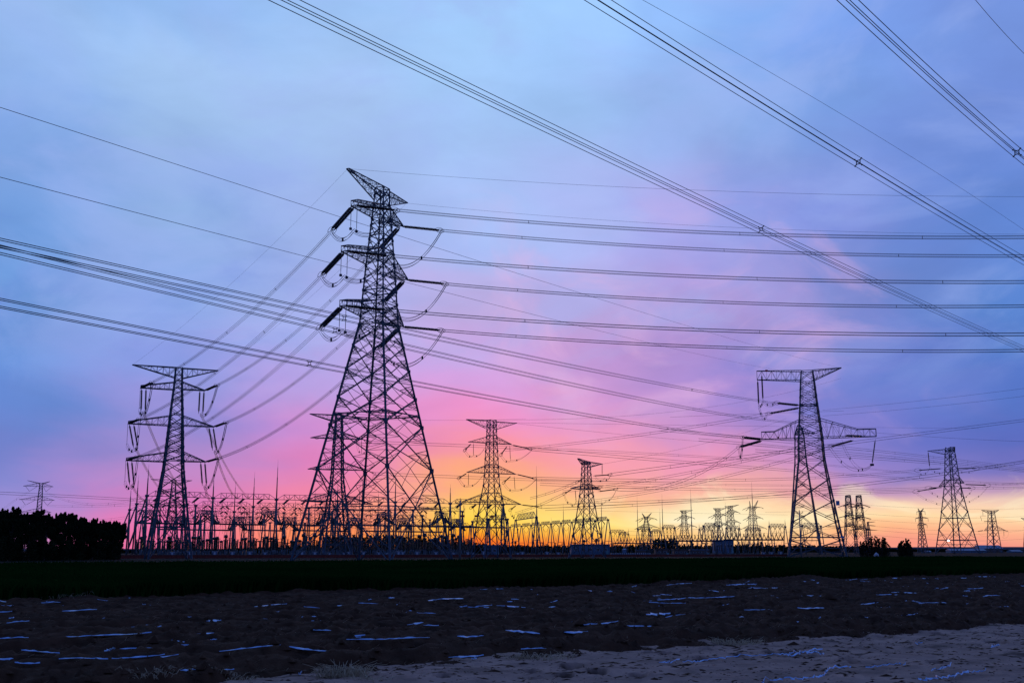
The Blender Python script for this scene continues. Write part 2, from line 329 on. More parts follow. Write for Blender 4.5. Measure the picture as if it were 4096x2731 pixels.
# ------------------------------------------------------------------ wheat
def wheat_h(x, y): return .62 + .12 * vnoise(x * .25, y * .25, 41) + .14 * vnoise(x * 1.3, y * 1.3, 42)
def wheat():
    n = np.concatenate([np.arange(34.9, 45, .35), np.arange(45, 97, .8)]); s = np.arange(-30, 150, .5)
    S, N = np.meshgrid(s, n); x = S * DV[0] + N * NV[0]; y = S * DV[1] + N * NV[1]
    Z = wheat_h(x, y) - .16; Z[0] = -.3; Z[-1] = -1.0
    i = np.arange(S.size).reshape(S.shape); f = np.stack([i[:-1, :-1], i[:-1, 1:], i[1:, 1:], i[1:, :-1]], -1)
    k = (np.abs(x) < y * .62 + 6) & (y > 5); k = k[:-1, :-1] & k[1:, 1:]; f = f[k].reshape(-1, 4)
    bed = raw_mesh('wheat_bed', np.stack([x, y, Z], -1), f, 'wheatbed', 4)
    def blades(n0, n1, s0, s1, count, w, hs):
        N = n0 + (n1 - n0) * RNG.random(count) ** 1.2; S = s0 + (s1 - s0) * RNG.random(count)
        x = S * DV[0] + N * NV[0]; y = S * DV[1] + N * NV[1]; k = (np.abs(x) < y * .56 + 3) & (y > 5); x, y = x[k], y[k]; c = len(x)
        hgt = wheat_h(x, y) * hs * (.86 + .2 * RNG.random(c)); a = RNG.random(c) * 6.283; ln = .10 + .16 * RNG.random(c); la = RNG.random(c) * 6.283
        z0 = np.zeros(c) - .12; bx, by = np.cos(a) * w / 2, np.sin(a) * w / 2
        v = np.stack([np.stack([x - bx, y - by, z0], -1), np.stack([x + bx, y + by, z0], -1),
                      np.stack([x + bx * .7 + np.cos(la) * ln * .3, y + by * .7 + np.sin(la) * ln * .3, hgt * .7], -1),
                      np.stack([x + np.cos(la) * ln, y + np.sin(la) * ln, hgt], -1)], 1)
        return v
    vs = np.concatenate([blades(34.55, 37.5, -30, 110, 120000, .016, 1.0), blades(36, 60, -30, 140, 100000, .024, 1.0), blades(58, 96, -30, 150, 60000, .045, 1.02)])
    o = raw_mesh('wheat_crop', vs, np.arange(len(vs) * 4), 'wheat', 4)
    tag(o, 'dense dark green wheat crop standing across the middle of the field', kind='stuff')
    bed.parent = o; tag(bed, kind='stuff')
wheat()

# ------------------------------------------------------------------ mulch film, straw, litter on the near ground
def ribbon(x0, y0, dirv, L, w, ncut=10, lift=.055, tilt=.35):
    pts = []; d = Vector((dirv[0], dirv[1], 0)).normalized(); q = Vector((-d.y, d.x, 0)); mb = MB()
    ph = random.random() * 9; tl = random.uniform(-.02, tilt); 
    zr = []
    for t in np.linspace(-.15, 1.15, 3 * ncut): zr.append(on_ground(Vector((x0, y0, 0)) + d * (L * (t - .5))))
    tz = np.linspace(-.15, 1.15, len(zr)); lf = np.polyval(np.polyfit(tz, zr, 1), tz); zr = lf + .35 * (np.convolve(np.pad(zr, 6, 'edge'), np.ones(13) / 13, 'valid') - lf)
    for k in range(ncut + 1):
        t = k / ncut; p = Vector((x0, y0, 0)) + d * (L * (t - .5)) + q * (.012 * L ** .5 * math.sin(t * 5 + ph))
        env = min(1, 5 * t + .12, 5 * (1 - t) + .12); ww = w * env * random.choice((.07, .25, .5, .7, .9, 1.1, 1.3)) * random.uniform(.7, 1.2)
        z = float(np.interp(t, np.linspace(-.15, 1.15, len(zr)), zr)) + lift
        c = random.uniform(-.006, .012) + .008
        pts.append((p - q * ww / 2 + Vector((0, 0, z - tl * ww * .5)), p + Vector((0, 0, z + c)), p + q * ww / 2 + Vector((0, 0, z + tl * ww * .5))))
    i = 0
    for r in pts: mb.v += [tuple(v) for v in r]
    for k in range(ncut):
        for j in range(2): a = k * 3 + j; mb.f.append((a, a + 3, a + 4, a + 1))
    return mb
FILM_GROUP = 'scraps of mulch film on the ploughed field'
def film(px, py, wpx, hpx, label, dirv=None):
    p = PZ(px, py, .12); L = wpx / F * p.y * 1.15; w = max(.05, min(.6, hpx / F * p.y * (p.y / 1.6) * .20))
    mb = ribbon(p.x, p.y, dirv or (DV[0], DV[1] * .75 + (.0)), L, w, max(9, int(L * 13)))
    o = mb.build('plastic_film_strip', 'film', None, True, origin=(p.x, p.y, 0)); return tag(o, label, 'plastic film', FILM_GROUP)
big = [(759, 2549, 178, 14, 'widest pale blue film scrap lying alone left of centre'), (333, 2656, 155, 8, 'long ragged film strip nearest the bottom left'), (553, 2641, 170, 8, 'long film strip beside the twisted film tuft at lower left'),
 (428, 2569, 285, 7, 'longest straight film strip left of the widest scrap'), (108, 2667, 78, 8, 'short broad film scrap near the bottom left corner'), (318, 2455, 110, 6, 'thin straight film strip high on the left of the field'),
 (1883, 2564, 100, 8, 'pinkish film strip at the middle of the field'), (2091, 2552, 130, 8, 'pinkish two piece film strip just right of centre'), (1556, 2581, 300, 6, 'long broken film line left of the middle of the field'),
 (1865, 2600, 130, 7, 'blue film strip close above the sand edge at the middle'), (2305, 2540, 95, 6, 'pink white film strip above the straw at the sand edge'), (2145, 2581, 115, 6, 'blue film strip right of centre near the sand edge'),
 (2633, 2464, 100, 10, 'broad two lobed film scrap in the right middle of the field'), (1764, 2406, 165, 8, 'long film strip nearest the wheat at the middle'), (2044, 2440, 110, 6, 'film strip in a broken line right of the middle'),
 (2170, 2434, 100, 6, 'film strip that continues a broken line right of centre'), (3190, 2492, 85, 8, 'ragged film strip at the right of the field'), (3245, 2438, 120, 6, 'film strip far right between two broken rows'), (1080, 2428, 115, 6, 'thin film strip near the wheat left of centre'),
 (985, 2614, 180, 6, 'straight film strip under the widest scrap'), (1230, 2603, 190, 5, 'broken film line running right from below the widest scrap'), (770, 2672, 80, 6, 'short film strip low at the left centre'), (880, 2662, 95, 6, 'narrow film strip low near the sand edge'), (50, 2587, 95, 6, 'film strip touching the left edge of the picture'), (160, 2635, 120, 6, 'film strip at lower left above the ragged strip'), (70, 2507, 70, 5, 'short film strip at the left edge beside a furrow'), (855, 2487, 50, 6, 'small film scrap right of the widest scrap'), (1235, 2471, 52, 6, 'tapered film scrap left of the middle of the field')]
for a in big: film(*a)
cnt = 0; rows = [13.9 + .95 * k for k in range(22)]
while cnt < 255:
    n = random.choice(rows) + random.gauss(0, .12); s = random.uniform(-8, 62); x = s * DV[0] + n * NV[0]; y = s * DV[1] + n * NV[1]
    if y < 11 or abs(x) > y * .50 or n < 14.4 or n > 33.6: continue
    px, py = proj((x, y, .1))
    if any(abs(px - q[0]) < q[2] * .7 and abs(py - q[1]) < 14 for q in big): continue
    L = min(3.2, random.lognormvariate(-.95, .75)) * (y / 22) ** .4; w = random.uniform(.02, .075) * (y / 22) ** .6
    o = ribbon(x, y, DV, L, w, max(6, int(L * 11)), .05).build('plastic_film_strip', 'film', None, True, origin=(x, y, 0))
    tag(o, 'small torn strip of pale blue mulch film among the dark clods', 'plastic film', FILM_GROUP); cnt += 1
def film_line(pix, w, label, group='film lines on the sand'):
    mb = MB(); P3 = [PZ(a, c, 0) for a, c in pix]; row = []
    for k in range(len(P3) - 1):
        for t in np.linspace(0, 1, 9)[: (9 if k == len(P3) - 2 else 8)]:
            p = P3[k].lerp(P3[k + 1], float(t)); p.x += random.gauss(0, .01); p.y += random.gauss(0, .012); p.z = on_ground(p) + .03 + random.uniform(0, .03)
            row.append(p)
    wd = [.55 * w * random.choice((.15, .6, .8, 1, 1.2)) * (.35 + .5 * abs(math.sin(k * .55 + w * 90)) + random.uniform(-.12, .15)) for k in range(len(row))]
    for k, p in enumerate(row): mb.v += [(p.x, p.y - wd[k] * 1.3, p.z - .008), (p.x + random.gauss(0, .01), p.y, p.z + wd[k] * random.uniform(.2, .7)), (p.x, p.y + wd[k] * 1.3, p.z - .004)]
    for k in range(len(row) - 1):
        mb.f += [(k * 3, k * 3 + 3, k * 3 + 4, k * 3 + 1), (k * 3 + 1, k * 3 + 4, k * 3 + 5, k * 3 + 2)]
    tag(mb.build('plastic_film_strip', 'film', None, True, origin=row[0]), label, 'plastic film', group)
q3 = lambda l: [(2696 + a / 1.68, 2250 + c / 1.68) for a, c in l]
film_line(q3([(60, 664), (180, 668), (300, 655), (450, 640), (600, 634), (730, 625), (820, 612)]), .022, 'long thin twisted film line lying on the sand')
film_line(q3([(740, 630), (830, 622), (880, 612), (940, 598), (1000, 590)]), .045, 'crumpled film at the right end of the thin film line')
film_line(q3([(900, 620), (950, 612), (980, 625), (1010, 640)]), .06, 'balled up film knot beside the hoof prints')
film_line(q3([(590, 806), (610, 780), (740, 792), (870, 797), (960, 780), (1015, 770), (1020, 745), (1060, 722), (1200, 716)]), .04, 'bent film line rising from the bottom edge of the sand')
film_line(q3([(1300, 710), (1400, 706), (1480, 702), (1560, 708)]), .022, 'short straight film line right of the bent one')
film_line(q3([(1640, 802), (1730, 797), (1830, 780), (1920, 765), (1990, 752)]), .055, 'thick pale film band at the bottom right edge')
film_line(q3([(1990, 752), (2050, 748), (2095, 747)]), .022, 'greenish film tail beside the thick pale band')
film_line(q3([(1730, 752), (1750, 735), (1800, 736), (1840, 722), (1865, 706)]), .03, 'twisted film scrap above the thick pale band')
film_line(q3([(1625, 540), (1640, 548), (1655, 552)]), .05, 'small bright film ball on the sand at right')
film_line(q3([(2130, 580), (2160, 575), (2190, 570)]), .035, 'small film scrap on the far right sand')
film_line([(1190, 2708), (1210, 2700)], .04, 'tiny film ball at the left end of the sand')
film_line([(1885, 2640), (1900, 2636), (1912, 2630)], .04, 'torn film ball on the sand edge at the middle')
film_line([(395, 2645), (420, 2640), (430, 2642), (448, 2634), (460, 2630)], .06, 'twisted upright film tuft at lower left', FILM_GROUP)
film_line([(2640, 2652), (2680, 2650), (2720, 2641)], .035, 'pink film twist on the sand right of centre')
def clump(px, py, r, hgt, count, label, name='dry_grass_clump'):
    p = PZ(px, py, .05); p.z = on_ground(p) - .02; mb = MB()
    for _ in range(count):
        a = random.random() * 6.283; d = r * random.random() ** .7; q = p + Vector((math.cos(a) * d * 1.5, math.sin(a) * d * .6, 0)); q.z = on_ground(q) - .01
        l = hgt * random.uniform(.5, 1.3); b2 = random.gauss(0, .8); dx = Vector((math.cos(a + b2), math.sin(a + b2), 0)) * l * random.uniform(.3, 1.1)
        mb.tube([q, q + dx * .4 + Vector((0, 0, l * .5)), q + dx + Vector((0, 0, l * random.uniform(.1, .75)))], [.004, .0035, .0015], 3, False)
    tag(mb.build(name, 'straw', None, False, origin=p), label, 'dry grass')
clump(1372, 2690, .22, .24, 240, 'biggest tuft of pale dry grass at the left end of the sand')
clump(1470, 2704, .2, .08, 70, 'flattened dry grass just right of the biggest tuft')
clump(2160, 2618, .36, .13, 170, 'low heap of dry grass at the sand edge near the middle')
clump(2952, 2562, .30, .16, 150, 'small dry grass tuft where field meets sand at right')
clump(600, 2722, .22, .10, 80, 'sparse dry grass at the bottom edge left of the sand')
clump(900, 2700, .30, .08, 90, 'thin matted dry grass beside the left tip of the sand')
clump(170, 2406, .9, .22, 160, 'dark grass heap on the field edge at the far left')
def litter():
    v = []; c = 0
    while c < 2600:
        n = random.uniform(5, 34); s = random.uniform(-8, 62); x = s * DV[0] + n * NV[0]; y = s * DV[1] + n * NV[1]
        if y < 10 or abs(x) > y * .5 or (y > 25 and random.random() < .5): continue
        z = on_ground((x, y)) + .012; a = random.gauss(.5, .7); l = random.uniform(.03, .16); dx, dy = math.cos(a) * l, math.sin(a) * l; w = .005
        dz = random.uniform(-.01, .06)
        v += [(x, y, z), (x + dy / l * w, y - dx / l * w, z), (x + dx, y + dy, z + dz + w), (x + dx, y + dy, z + dz)]; c += 1
    o = raw_mesh('straw_litter', v, np.arange(len(v)), 'straw', 4); tag(o, 'bits of straw scattered over soil and sand', kind='stuff')
    v = []; f = []; c = 0
    while c < 4200:                       # dark clods and twigs on the sand
        n = random.uniform(5, 14); s = random.uniform(-6, 32); x = s * DV[0] + n * NV[0]; y = s * DV[1] + n * NV[1]
        if y < 9 or abs(x) > y * .5: continue
        z = on_ground((x, y)); r = random.lognormvariate(-4.7, .5); e = random.uniform(1, 7); i = len(v)
        for k in range(5): a = k * 1.257 + random.random() * .6; v.append((x + math.cos(a) * r * e, y + math.sin(a) * r, z - .004))
        v.append((x, y, z + r * random.uniform(.5, 1.1))); f += [(i + k, i + (k + 1) % 5, i + 5) for k in range(5)]; c += 1
    tag(raw_mesh('soil_clods', v, f, 'soil', 3), 'small dark clods and twigs strewn on the sand', kind='stuff')
    v = []; f = []; c = 0
    while c < 9000:                       # loose clods on the ploughed rows
        n = 13.4 + 20 * random.random() ** 1.6; s = random.uniform(-8, 60); x = s * DV[0] + n * NV[0]; y = s * DV[1] + n * NV[1]
        if y < 10 or abs(x) > y * .5: continue
        z = float(soil_h(np.array([s]), np.array([n]))[0]); r = random.lognormvariate(-3.4, .5); i = len(v)
        for k in range(5): a = k * 1.257 + random.random() * .7; q = r * random.uniform(.7, 1.3); v.append((x + math.cos(a) * q * 1.2, y + math.sin(a) * q, z - .01))
        v.append((x + random.uniform(-.3, .3) * r, y, z + r * random.uniform(.5, 1.0))); f += [(i + k, i + (k + 1) % 5, i + 5) for k in range(5)]; c += 1
    tag(raw_mesh('field_clods', v, f, 'soil', 3), 'dark earth clods lying loose on the ploughed rows', kind='stuff')
litter()

# ------------------------------------------------------------------ transmission towers
class Tower: pass
def tower(name, label, px, Y, ang, prof, arms, panels=None, th=1.0, red=0, diaph=(), gw_n=5, horiz=(), kfoot=True, group='transmission towers', gus=True, base=None):
    T = Tower(); a = math.radians(ang); u = Vector((math.cos(a), math.sin(a), 0)); v = Vector((-u.y, u.x, 0))
    C = P(px, 2230, Y); C.z = 0; C.z = gz(C.x, C.y) if base is None else base
    T.C, T.u, T.v = C, u, v; k = abs(u.x) + abs(u.y); T.Y = Y
    pr = []
    for py, w in prof:
        z = P(px, py, Y).z
        pr.append((z, w / 2 / F * (Y * CP + (z - CAMZ) * SP) / k))
    pr.sort(); pr[0] = (C.z - .2, pr[0][1])
    zs = [p[0] for p in pr]; hs = [p[1] for p in pr]
    hw = lambda z: float(np.interp(z, zs, hs)); T.hw = hw
    Wd = lambda x, y, z: Vector((C.x, C.y, 0)) + u * x + v * y + Vector((0, 0, z)); T.W = Wd
    CR = ((-1, -1), (1, -1), (1, 1), (-1, 1)); cor = lambda i, z: Wd(CR[i % 4][0] * hw(z), CR[i % 4][1] * hw(z), z)
    ztop = zs[-1]; T.root = thing(name, label, 'transmission tower', C, group)
    if panels: bz = [zs[0]] + sorted(P(px, q, Y).z for q in panels) + [ztop]
    else:
        bz = [zs[0]]
        while bz[-1] < ztop - .3:
            bz.append(min(ztop, bz[-1] + max(2.0 * hw(bz[-1]) * .80, (ztop - zs[0]) / 42)))
        if bz[-1] - bz[-2] < (ztop - zs[0]) / 50: bz.pop(-2)
    tl, tb, ts = .30 * th, .132 * th, .058 * th
    for i in range(4):
        m = MB()
        for z0, z1 in zip(zs[:-1], zs[1:]):
            m.bar(cor(i, z0), cor(i, z1), tl * (.55 + .45 * min(1, 1.3 * hw(z0) / hs[0])))
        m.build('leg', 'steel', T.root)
    m = MB()
    for j, (z0, z1) in enumerate(zip(bz[:-1], bz[1:])):
        big = hw(z0) > .085 * (ztop - C.z) * .55; t = tb * (.55 + .45 * min(1, 1.4 * hw(z0) / hs[0]))
        for i in range(4):
            A, B, Cc, D = cor(i, z0), cor(i + 1, z0), cor(i + 1, z1), cor(i, z1)
            fr = hw(z0) / (hw(z0) + hw(z1)); X = A.lerp(Cc, fr)
            if j == 0 and kfoot:
                zm = z0 + (z1 - z0) * fr; E, G = cor(i, zm), cor(i + 1, zm); mid = (E + G) / 2
                m.bar(E, G, t * 1.1); m.bar(A, mid, t); m.bar(B, mid, t); m.bar(D, mid, t); m.bar(Cc, mid, t); Xs = mid
            else:
                m.bar(A, Cc, t); m.bar(B, D, t); Xs = X
            if red > 0 and hw(z0) * 2 > 2.2 * th:
                for (e, lo, hi) in ((A, A, D), (B, B, Cc), (D, A, D), (Cc, B, Cc)):
                    for q in ((.5,) if red < 2 or not big else (.33, .66)):
                        mm = e.lerp(Xs, q); fz = (mm.z - z0) / (z1 - z0); lp = lo.lerp(hi, fz); m.bar(mm, lp, ts)
                        fx = (Xs.z - z0) / (z1 - z0); f2 = fz + (fx - fz) * .55; m.bar(mm, lo.lerp(hi, f2), ts)
                        if big and red > 1:
                            f3 = fz * .4 if e is lo else 1 - (1 - fz) * .4
                            m.bar(mm, lo.lerp(hi, f3), ts)
                if big and red > 1:
                    q0 = A.lerp(Xs, .5); q1 = B.lerp(Xs, .5); q2 = D.lerp(Xs, .5); q3_ = Cc.lerp(Xs, .5); m.bar(q0, (A + B) / 2 if j else q0.lerp(q1, .5), ts); m.bar(q2, (D + Cc) / 2, ts)
                    m.bar(q1, (A + B) / 2 if j else q0.lerp(q1, .5), ts); m.bar(q3_, (D + Cc) / 2, ts)
        if j and (j in horiz or not big and j % 3 == 0):
            for i in range(4): m.bar(cor(i, z0), cor(i + 1, z0), tb * .8)
    for q in diaph:
        z = P(px, q, Y).z
        for i in range(4): m.bar(cor(i, z), cor(i + 1, z), tb * 1.25); m.bar((cor(i, z) + cor(i + 1, z)) / 2, (cor(i + 1, z) + cor(i + 2, z)) / 2, tb * .9)
        m.bar(cor(0, z), cor(2, z), ts); m.bar(cor(1, z), cor(3, z), ts)
    for i in range(4):                    # gusset plates at the nodes
        if not gus: break
        for z in bz[1:-1]: p = cor(i, z); g_ = tl * (.75 + .75 * min(1, hw(z) / hs[0] * 1.5)); m.box(p, (g_, g_, g_ * 1.35), a)
    T.tips = []
    for (kind, pl, prt, dep, *ex) in arms:
        tp = []
        for sgn, pt in ((-1, pl), (1, prt)):
            if pt is None: tp.append(None); continue
            if len(pt) == 2:
                p = P(pt[0], pt[1], 1.0); r = p.x; L = (r * C.y - C.x) / (u.x - r * u.y); z = CAMZ + (p.z - CAMZ) * (C.y + L * u.y)
            else: L, z = sgn * pt[0], P(px, pt[1], Y).z
            d = dep / F * Y
            zl, zh = (z - d, z) if kind == 'top' else (z, z + d)
            if dep < 0: zh, zl = ztop, ztop + d * .55
            zh_b = min(zh, ztop); zl_b = zl
            hl, hh = hw(zl_b), hw(zh_b); sg = 1 if L > 0 else -1; tw = (ex[0] if ex else .25) * (Y / 215 if Y < 500 else 2) ** 0; tt = tb * .62
            blunt = ex[1] if len(ex) > 1 and ex[2] in (0, sgn) else .0
            rl = [Wd(sg * hl, s_ * hl, zl_b) for s_ in (-1, 1)]; rh = [Wd(sg * hh, s_ * hh, zh_b) for s_ in (-1, 1)]
            el_ = [Wd(L, s_ * tw, z - (blunt if kind == 'top' else 0)) for s_ in (-1, 1)]; eh = [Wd(L, s_ * tw, z + (blunt if kind != 'top' else 0) + .02) for s_ in (-1, 1)]
            kf = ex[3] if len(ex) > 3 else 0
            mm = MB(); ns = max(3, int(abs(L) / (1.9 * th + .4))) if gw_n is None else gw_n
            kn = [Vector((*rh[s_].lerp(eh[s_], kf).xy, eh[s_].z)) if kf else None for s_ in (0, 1)]
            topc = lambda s_, f: rh[s_].lerp(eh[s_], f) if not kf else (rh[s_].lerp(kn[s_], f / kf) if f < kf else kn[s_].lerp(eh[s_], (f - kf) / (1 - kf)))
            for s_ in (0, 1):
                mm.bar(rl[s_], el_[s_], tt * 1.6)
                if kf: mm.bar(rh[s_], kn[s_], tt * 1.6); mm.bar(kn[s_], eh[s_], tt * 1.6)
                else: mm.bar(rh[s_], eh[s_], tt * 1.6)
            if blunt: 
                for s_ in (0, 1): mm.bar(el_[s_], eh[s_], tt)
            mm.bar(el_[0], el_[1], tt * 1.4); mm.bar(eh[0], eh[1], tt * 1.4)
            for k2 in range(ns):
                f0, f1 = k2 / ns, (k2 + 1) / ns; ft = ts * .75
                for s_ in (0, 1):
                    a0, a1, b0, b1 = rl[s_].lerp(el_[s_], f0), rl[s_].lerp(el_[s_], f1), topc(s_, f0), topc(s_, f1)
                    (mm.bar(a0, b1, ft) if k2 % 2 else mm.bar(b0, a1, ft))
                    if k2: mm.bar(a0, b0, ft)
                for (r, e) in ((rl, el_), (rh, eh)):
                    if kf and r is rh: continue
                    x0, x1 = r[0].lerp(e[0], f0), r[1].lerp(e[1], f1)
                    y0, y1 = r[1].lerp(e[1], f0), r[0].lerp(e[0], f1)
                    mm.bar(x0, x1, ft) if k2 % 2 else mm.bar(y0, y1, ft)
                    if k2: mm.bar(r[0].lerp(e[0], f0), r[1].lerp(e[1], f0), ft)
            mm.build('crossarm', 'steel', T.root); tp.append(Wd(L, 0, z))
        for z in ((P(px, (pl or prt)[1], Y).z),):
            for dz in ((0, -dep / F * Y) if kind == 'top' else (0, dep / F * Y)):
                zz_ = min(z + dz, ztop)
                for i in range(4): m.bar(cor(i, zz_), cor(i + 1, zz_), tb * .9)
        T.tips.append(tp)
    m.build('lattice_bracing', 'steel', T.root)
    return T
def insulator(T, a, b_, r=.2, pair=.42, discs=0, ring=0.0):
    d = (b_ - a).normalized(); h = d.cross(Vector((0, 0, 1))); h = h.normalized() if h.length > .1 else T.u.copy()
    mb = MB()
    for s in ((-1, 1) if pair else (0,)): mb.string(a.lerp(b_, .06) + h * s * pair / 2, a.lerp(b_, .93) + h * s * pair / 2, r, discs)
    mb.bar(a, a.lerp(b_, .08), .10); mb.bar(a.lerp(b_, .92), b_, .10)
    if pair: mb.bar(a.lerp(b_, .06) - h * pair * .6, a.lerp(b_, .06) + h * pair * .6, .12); mb.bar(a.lerp(b_, .93) - h * pair * .6, a.lerp(b_, .93) + h * pair * .6, .12)
    o = mb.build('insulator_string', 'ins', T.root)
    if ring:
        up = h.cross(d); rb = MB(); c = a.lerp(b_, .95)
        for s in (-1, 1):
            pts = [c + h * s * (pair * .5 + .25) + d * (math.cos(q) * ring * 1.5) + up * (math.sin(q) * ring * .75) for q in np.linspace(0, 6.283, 15)]
            rb.tube(pts, .045, 5, False)
        rb.build('corona_ring', 'wire', o)
    return o
def jumper(T, pts, n=2, sp=.45, r=.03, name='jumper_wire'):
    mb = MB()
    for k in range(n):
        off = Vector((0, 0, (k - (n - 1) / 2) * sp)) + T.u * ((k % 2) * .4 - .2) * (1 if n > 1 else 0)
        mb.tube([p + off for p in pts], r, 4, False)
    if n > 1:
        for q in (.3, .7):
            p = pts[int(q * (len(pts) - 1))]; mb.box(p, (.35, .2, sp * n * .55))
    return mb.build(name, 'wire', T.root)
def sagpts(a, b_, drop, n=14): return [a.lerp(b_, t) - Vector((0, 0, 4 * drop * t * (1 - t))) for t in np.linspace(0, 1, n)]
def solve_sag(A, B, mid):
    def y_at(s):
        best = min((abs(proj(q)[0] - mid[0]), proj(q)[1]) for q in (A.lerp(B, t) - Vector((0, 0, 4 * s * t * (1 - t))) for t in np.linspace(.01, .99, 400)))
        return best[1]
    lo, hi = -30.0, 60.0
    for _ in range(40):
        m_ = (lo + hi) / 2
        if y_at(m_) < mid[1]: lo = m_
        else: hi = m_
    return (lo + hi) / 2
ALLW = []
def span(A, B, label, sag=None, mid=None, n=4, sp=.45, r=.03, t0=0.0, t1=1.0, spx=(), name='conductor_bundle', group='conductor bundles', ns=40, spt=(), spr=1.0):
    A, B = Vector(A), Vector(B)
    if sag is None: sag = solve_sag(A, B, mid) if mid else 0.0
    cur = lambda t: A.lerp(B, t) - Vector((0, 0, 4 * sag * t * (1 - t)))
    hd = B - A; hd.z = 0; hd.normalize(); h = Vector((-hd.y, hd.x, 0)); up = Vector((0, 0, 1))
    offs = {1: [(0, 0)], 2: [(0, -.5), (0, .5)], 4: [(-.5, -.5), (.5, -.5), (.5, .5), (-.5, .5)]}[n]
    ts_ = np.linspace(t0, t1, ns)
    if n == 1:
        o = MB().tube([cur(t) for t in ts_], r, 4, False).build('ground_wire', 'wire', None, True, origin=cur(t0)); tag(o, label, 'power line', 'ground wires'); return cur
    root = thing(name, label, 'power line', cur(t0), group)
    for a, c in offs: MB().tube([cur(t) + h * a * sp + up * c * sp for t in ts_], r, 4, False).build('wire', 'wire', root, True)
    tl = list(spt)
    if len(spx):
        grid = [(proj(cur(t))[0], t) for t in np.linspace(t0, t1, 600)]
        tl += [min(grid, key=lambda g: abs(g[0] - x))[1] for x in spx]
    for t in tl:
        c = cur(t); mb = MB(); e = (cur(t + .002) - cur(t - .002)).normalized(); w = .035 * spr
        if n == 4:
            k = sp * .5; q = [c + h * a * k * 1.1 + up * b2 * k * 1.1 for a, b2 in ((-1, 0), (0, -1), (1, 0), (0, 1))]; cc = [c + h * a * sp + up * b2 * sp for a, b2 in offs]
            q = [c + (p - c) * .55 for p in cc]
            for i in range(4): mb.bar(q[i], q[(i + 1) % 4], w * 1.3); mb.bar(q[i], cc[i], w * 1.5); mb.box(cc[i], (w * 2.2, w * 2.2, w * 2.2))
        else: mb.bar(c + up * sp * .6, c - up * sp * .6, w * 1.6); mb.bar(c + up * sp * .5 + e * .25, c + up * sp * .5 - e * .25, w * 2); mb.bar(c - up * sp * .5 + e * .25, c - up * sp * .5 - e * .25, w * 2)
        mb.build('spacer', 'wire', root)
    return cur
# ------------------------------------------------------------------ the towers
r1 = lambda x, y: (1200 + x / 2.0628, 640 + y / 2.0628)
r3 = lambda x, y: (420 + x / 1.823, 1400 + y / 1.823)
r4 = lambda x, y: (2850 + x / 1.8227, 1400 + y / 1.8227)
r4b = lambda x, y: (1800 + x / 2.24, 1600 + y / 2.24)
r5 = lambda x, y: (2400 + x / 3.485, 1850 + y / 3.485)
r6 = lambda x, y: (2900 + x / 3.485, 1850 + y / 3.485)
r7 = lambda x, y: (3400 + x / 2.6135, 1700 + y / 2.6135)
HERO = tower('lattice_pylon', 'tallest dark lattice pylon with three crossarm levels left of centre', 1494, 215, 63,
 [(754, 56), (820, 61), (878, 74), (1075, 112), (1290, 147), (1304, 152), (2241, 624)],
 [('top', (1391, 675), (1626, 813), 62, .3), ('arm', (1417, 822), (1600, 905), 50, .8, 1.1, -1), ('arm', (1378, 1004), (1619, 1119), 62, .8, 1.1, -1), ('arm', (1372, 1222), (1602, 1306), 58, .8, 1.1, -1)],
 panels=[1878, 1705, 1592, 1480, 1385, 1304, 1268, 1215, 1165, 1119, 1068, 1015, 960, 905, 878, 820, 786], th=1.35, red=2, diaph=(1660,), gw_n=9)
T2 = tower('lattice_pylon', 'second largest lattice pylon at the left beside the dark trees', 672, 290, 23,
 [(1471, 33), (1530, 38), (1561, 43), (1668, 63), (1710, 69), (1820, 86), (1845, 91), (1890, 100), (2237, 217)],
 [('top', (530, 1459), (872, 1482), 42), ('arm', (563, 1551), (820, 1562), 30, .5, .6, -1), ('arm', (513, 1694), (856, 1707), 38, .5, .6, -1), ('arm', (505, 1841), (823, 1847), 36, .5, .6, -1)],
 panels=[2020, 1955, 1890, 1845, 1818, 1788, 1755, 1730, 1705, 1668, 1635, 1600, 1580, 1561, 1532, 1505], th=1.5, red=1, gw_n=7)
TR = tower('lattice_pylon', 'large lattice pylon at right with one long upper and lower arm', 3266, 418, -13,
 [(1483, 52), (1520, 62), (1620, 80), (1755, 110), (1838, 118), (1918, 145), (2006, 175), (2086, 205), (2222, 263)],
 [('top', (3027, 1484), (3365, 1471), 46, .5, 3.5, -1), ('arm', (3047, 1757), (3505, 1745), 74, .7, 2.9, 0, .66)],
 panels=[2160, 2086, 2006, 1918, 1838, 1795, 1755, 1720, 1682, 1650, 1620, 1585, 1555, 1520], th=1.8, red=1, gw_n=9, diaph=(2148, 1620), horiz=(5,))
T3 = tower('lattice_pylon', 'lattice pylon standing behind the left legs of the tallest pylon', 1339, 380, 22,
 [(1660, 31), (1690, 32), (1760, 42), (1880, 52), (1925, 58), (2010, 84), (2225, 150)],
 [('top', (1240, 1655), (1466, 1676), 28), ('arm', (1243, 1750), (1452, 1757), 24), ('arm', (1232, 1875), (1469, 1881), 30), ('arm', (1204, 2003), (1490, 2016), 34)], th=1.75, red=0, gw_n=6)
T4 = tower('lattice_pylon', 'lattice pylon against the yellow glow with three arms and hanging jumpers', 1965, 346, 28,
 [(1680, 37), (1717, 38), (1770, 45), (1895, 58), (1940, 65), (2000, 90), (2229, 162)],
 [('top', (1866, 1677), (2066, 1692), 32), ('arm', (1874, 1767), (2045, 1777), 26), ('arm', (1868, 1888), (2062, 1896), 30), ('arm', (1848, 2006), (2083, 2017), 34)], th=1.15, red=0, gw_n=6)
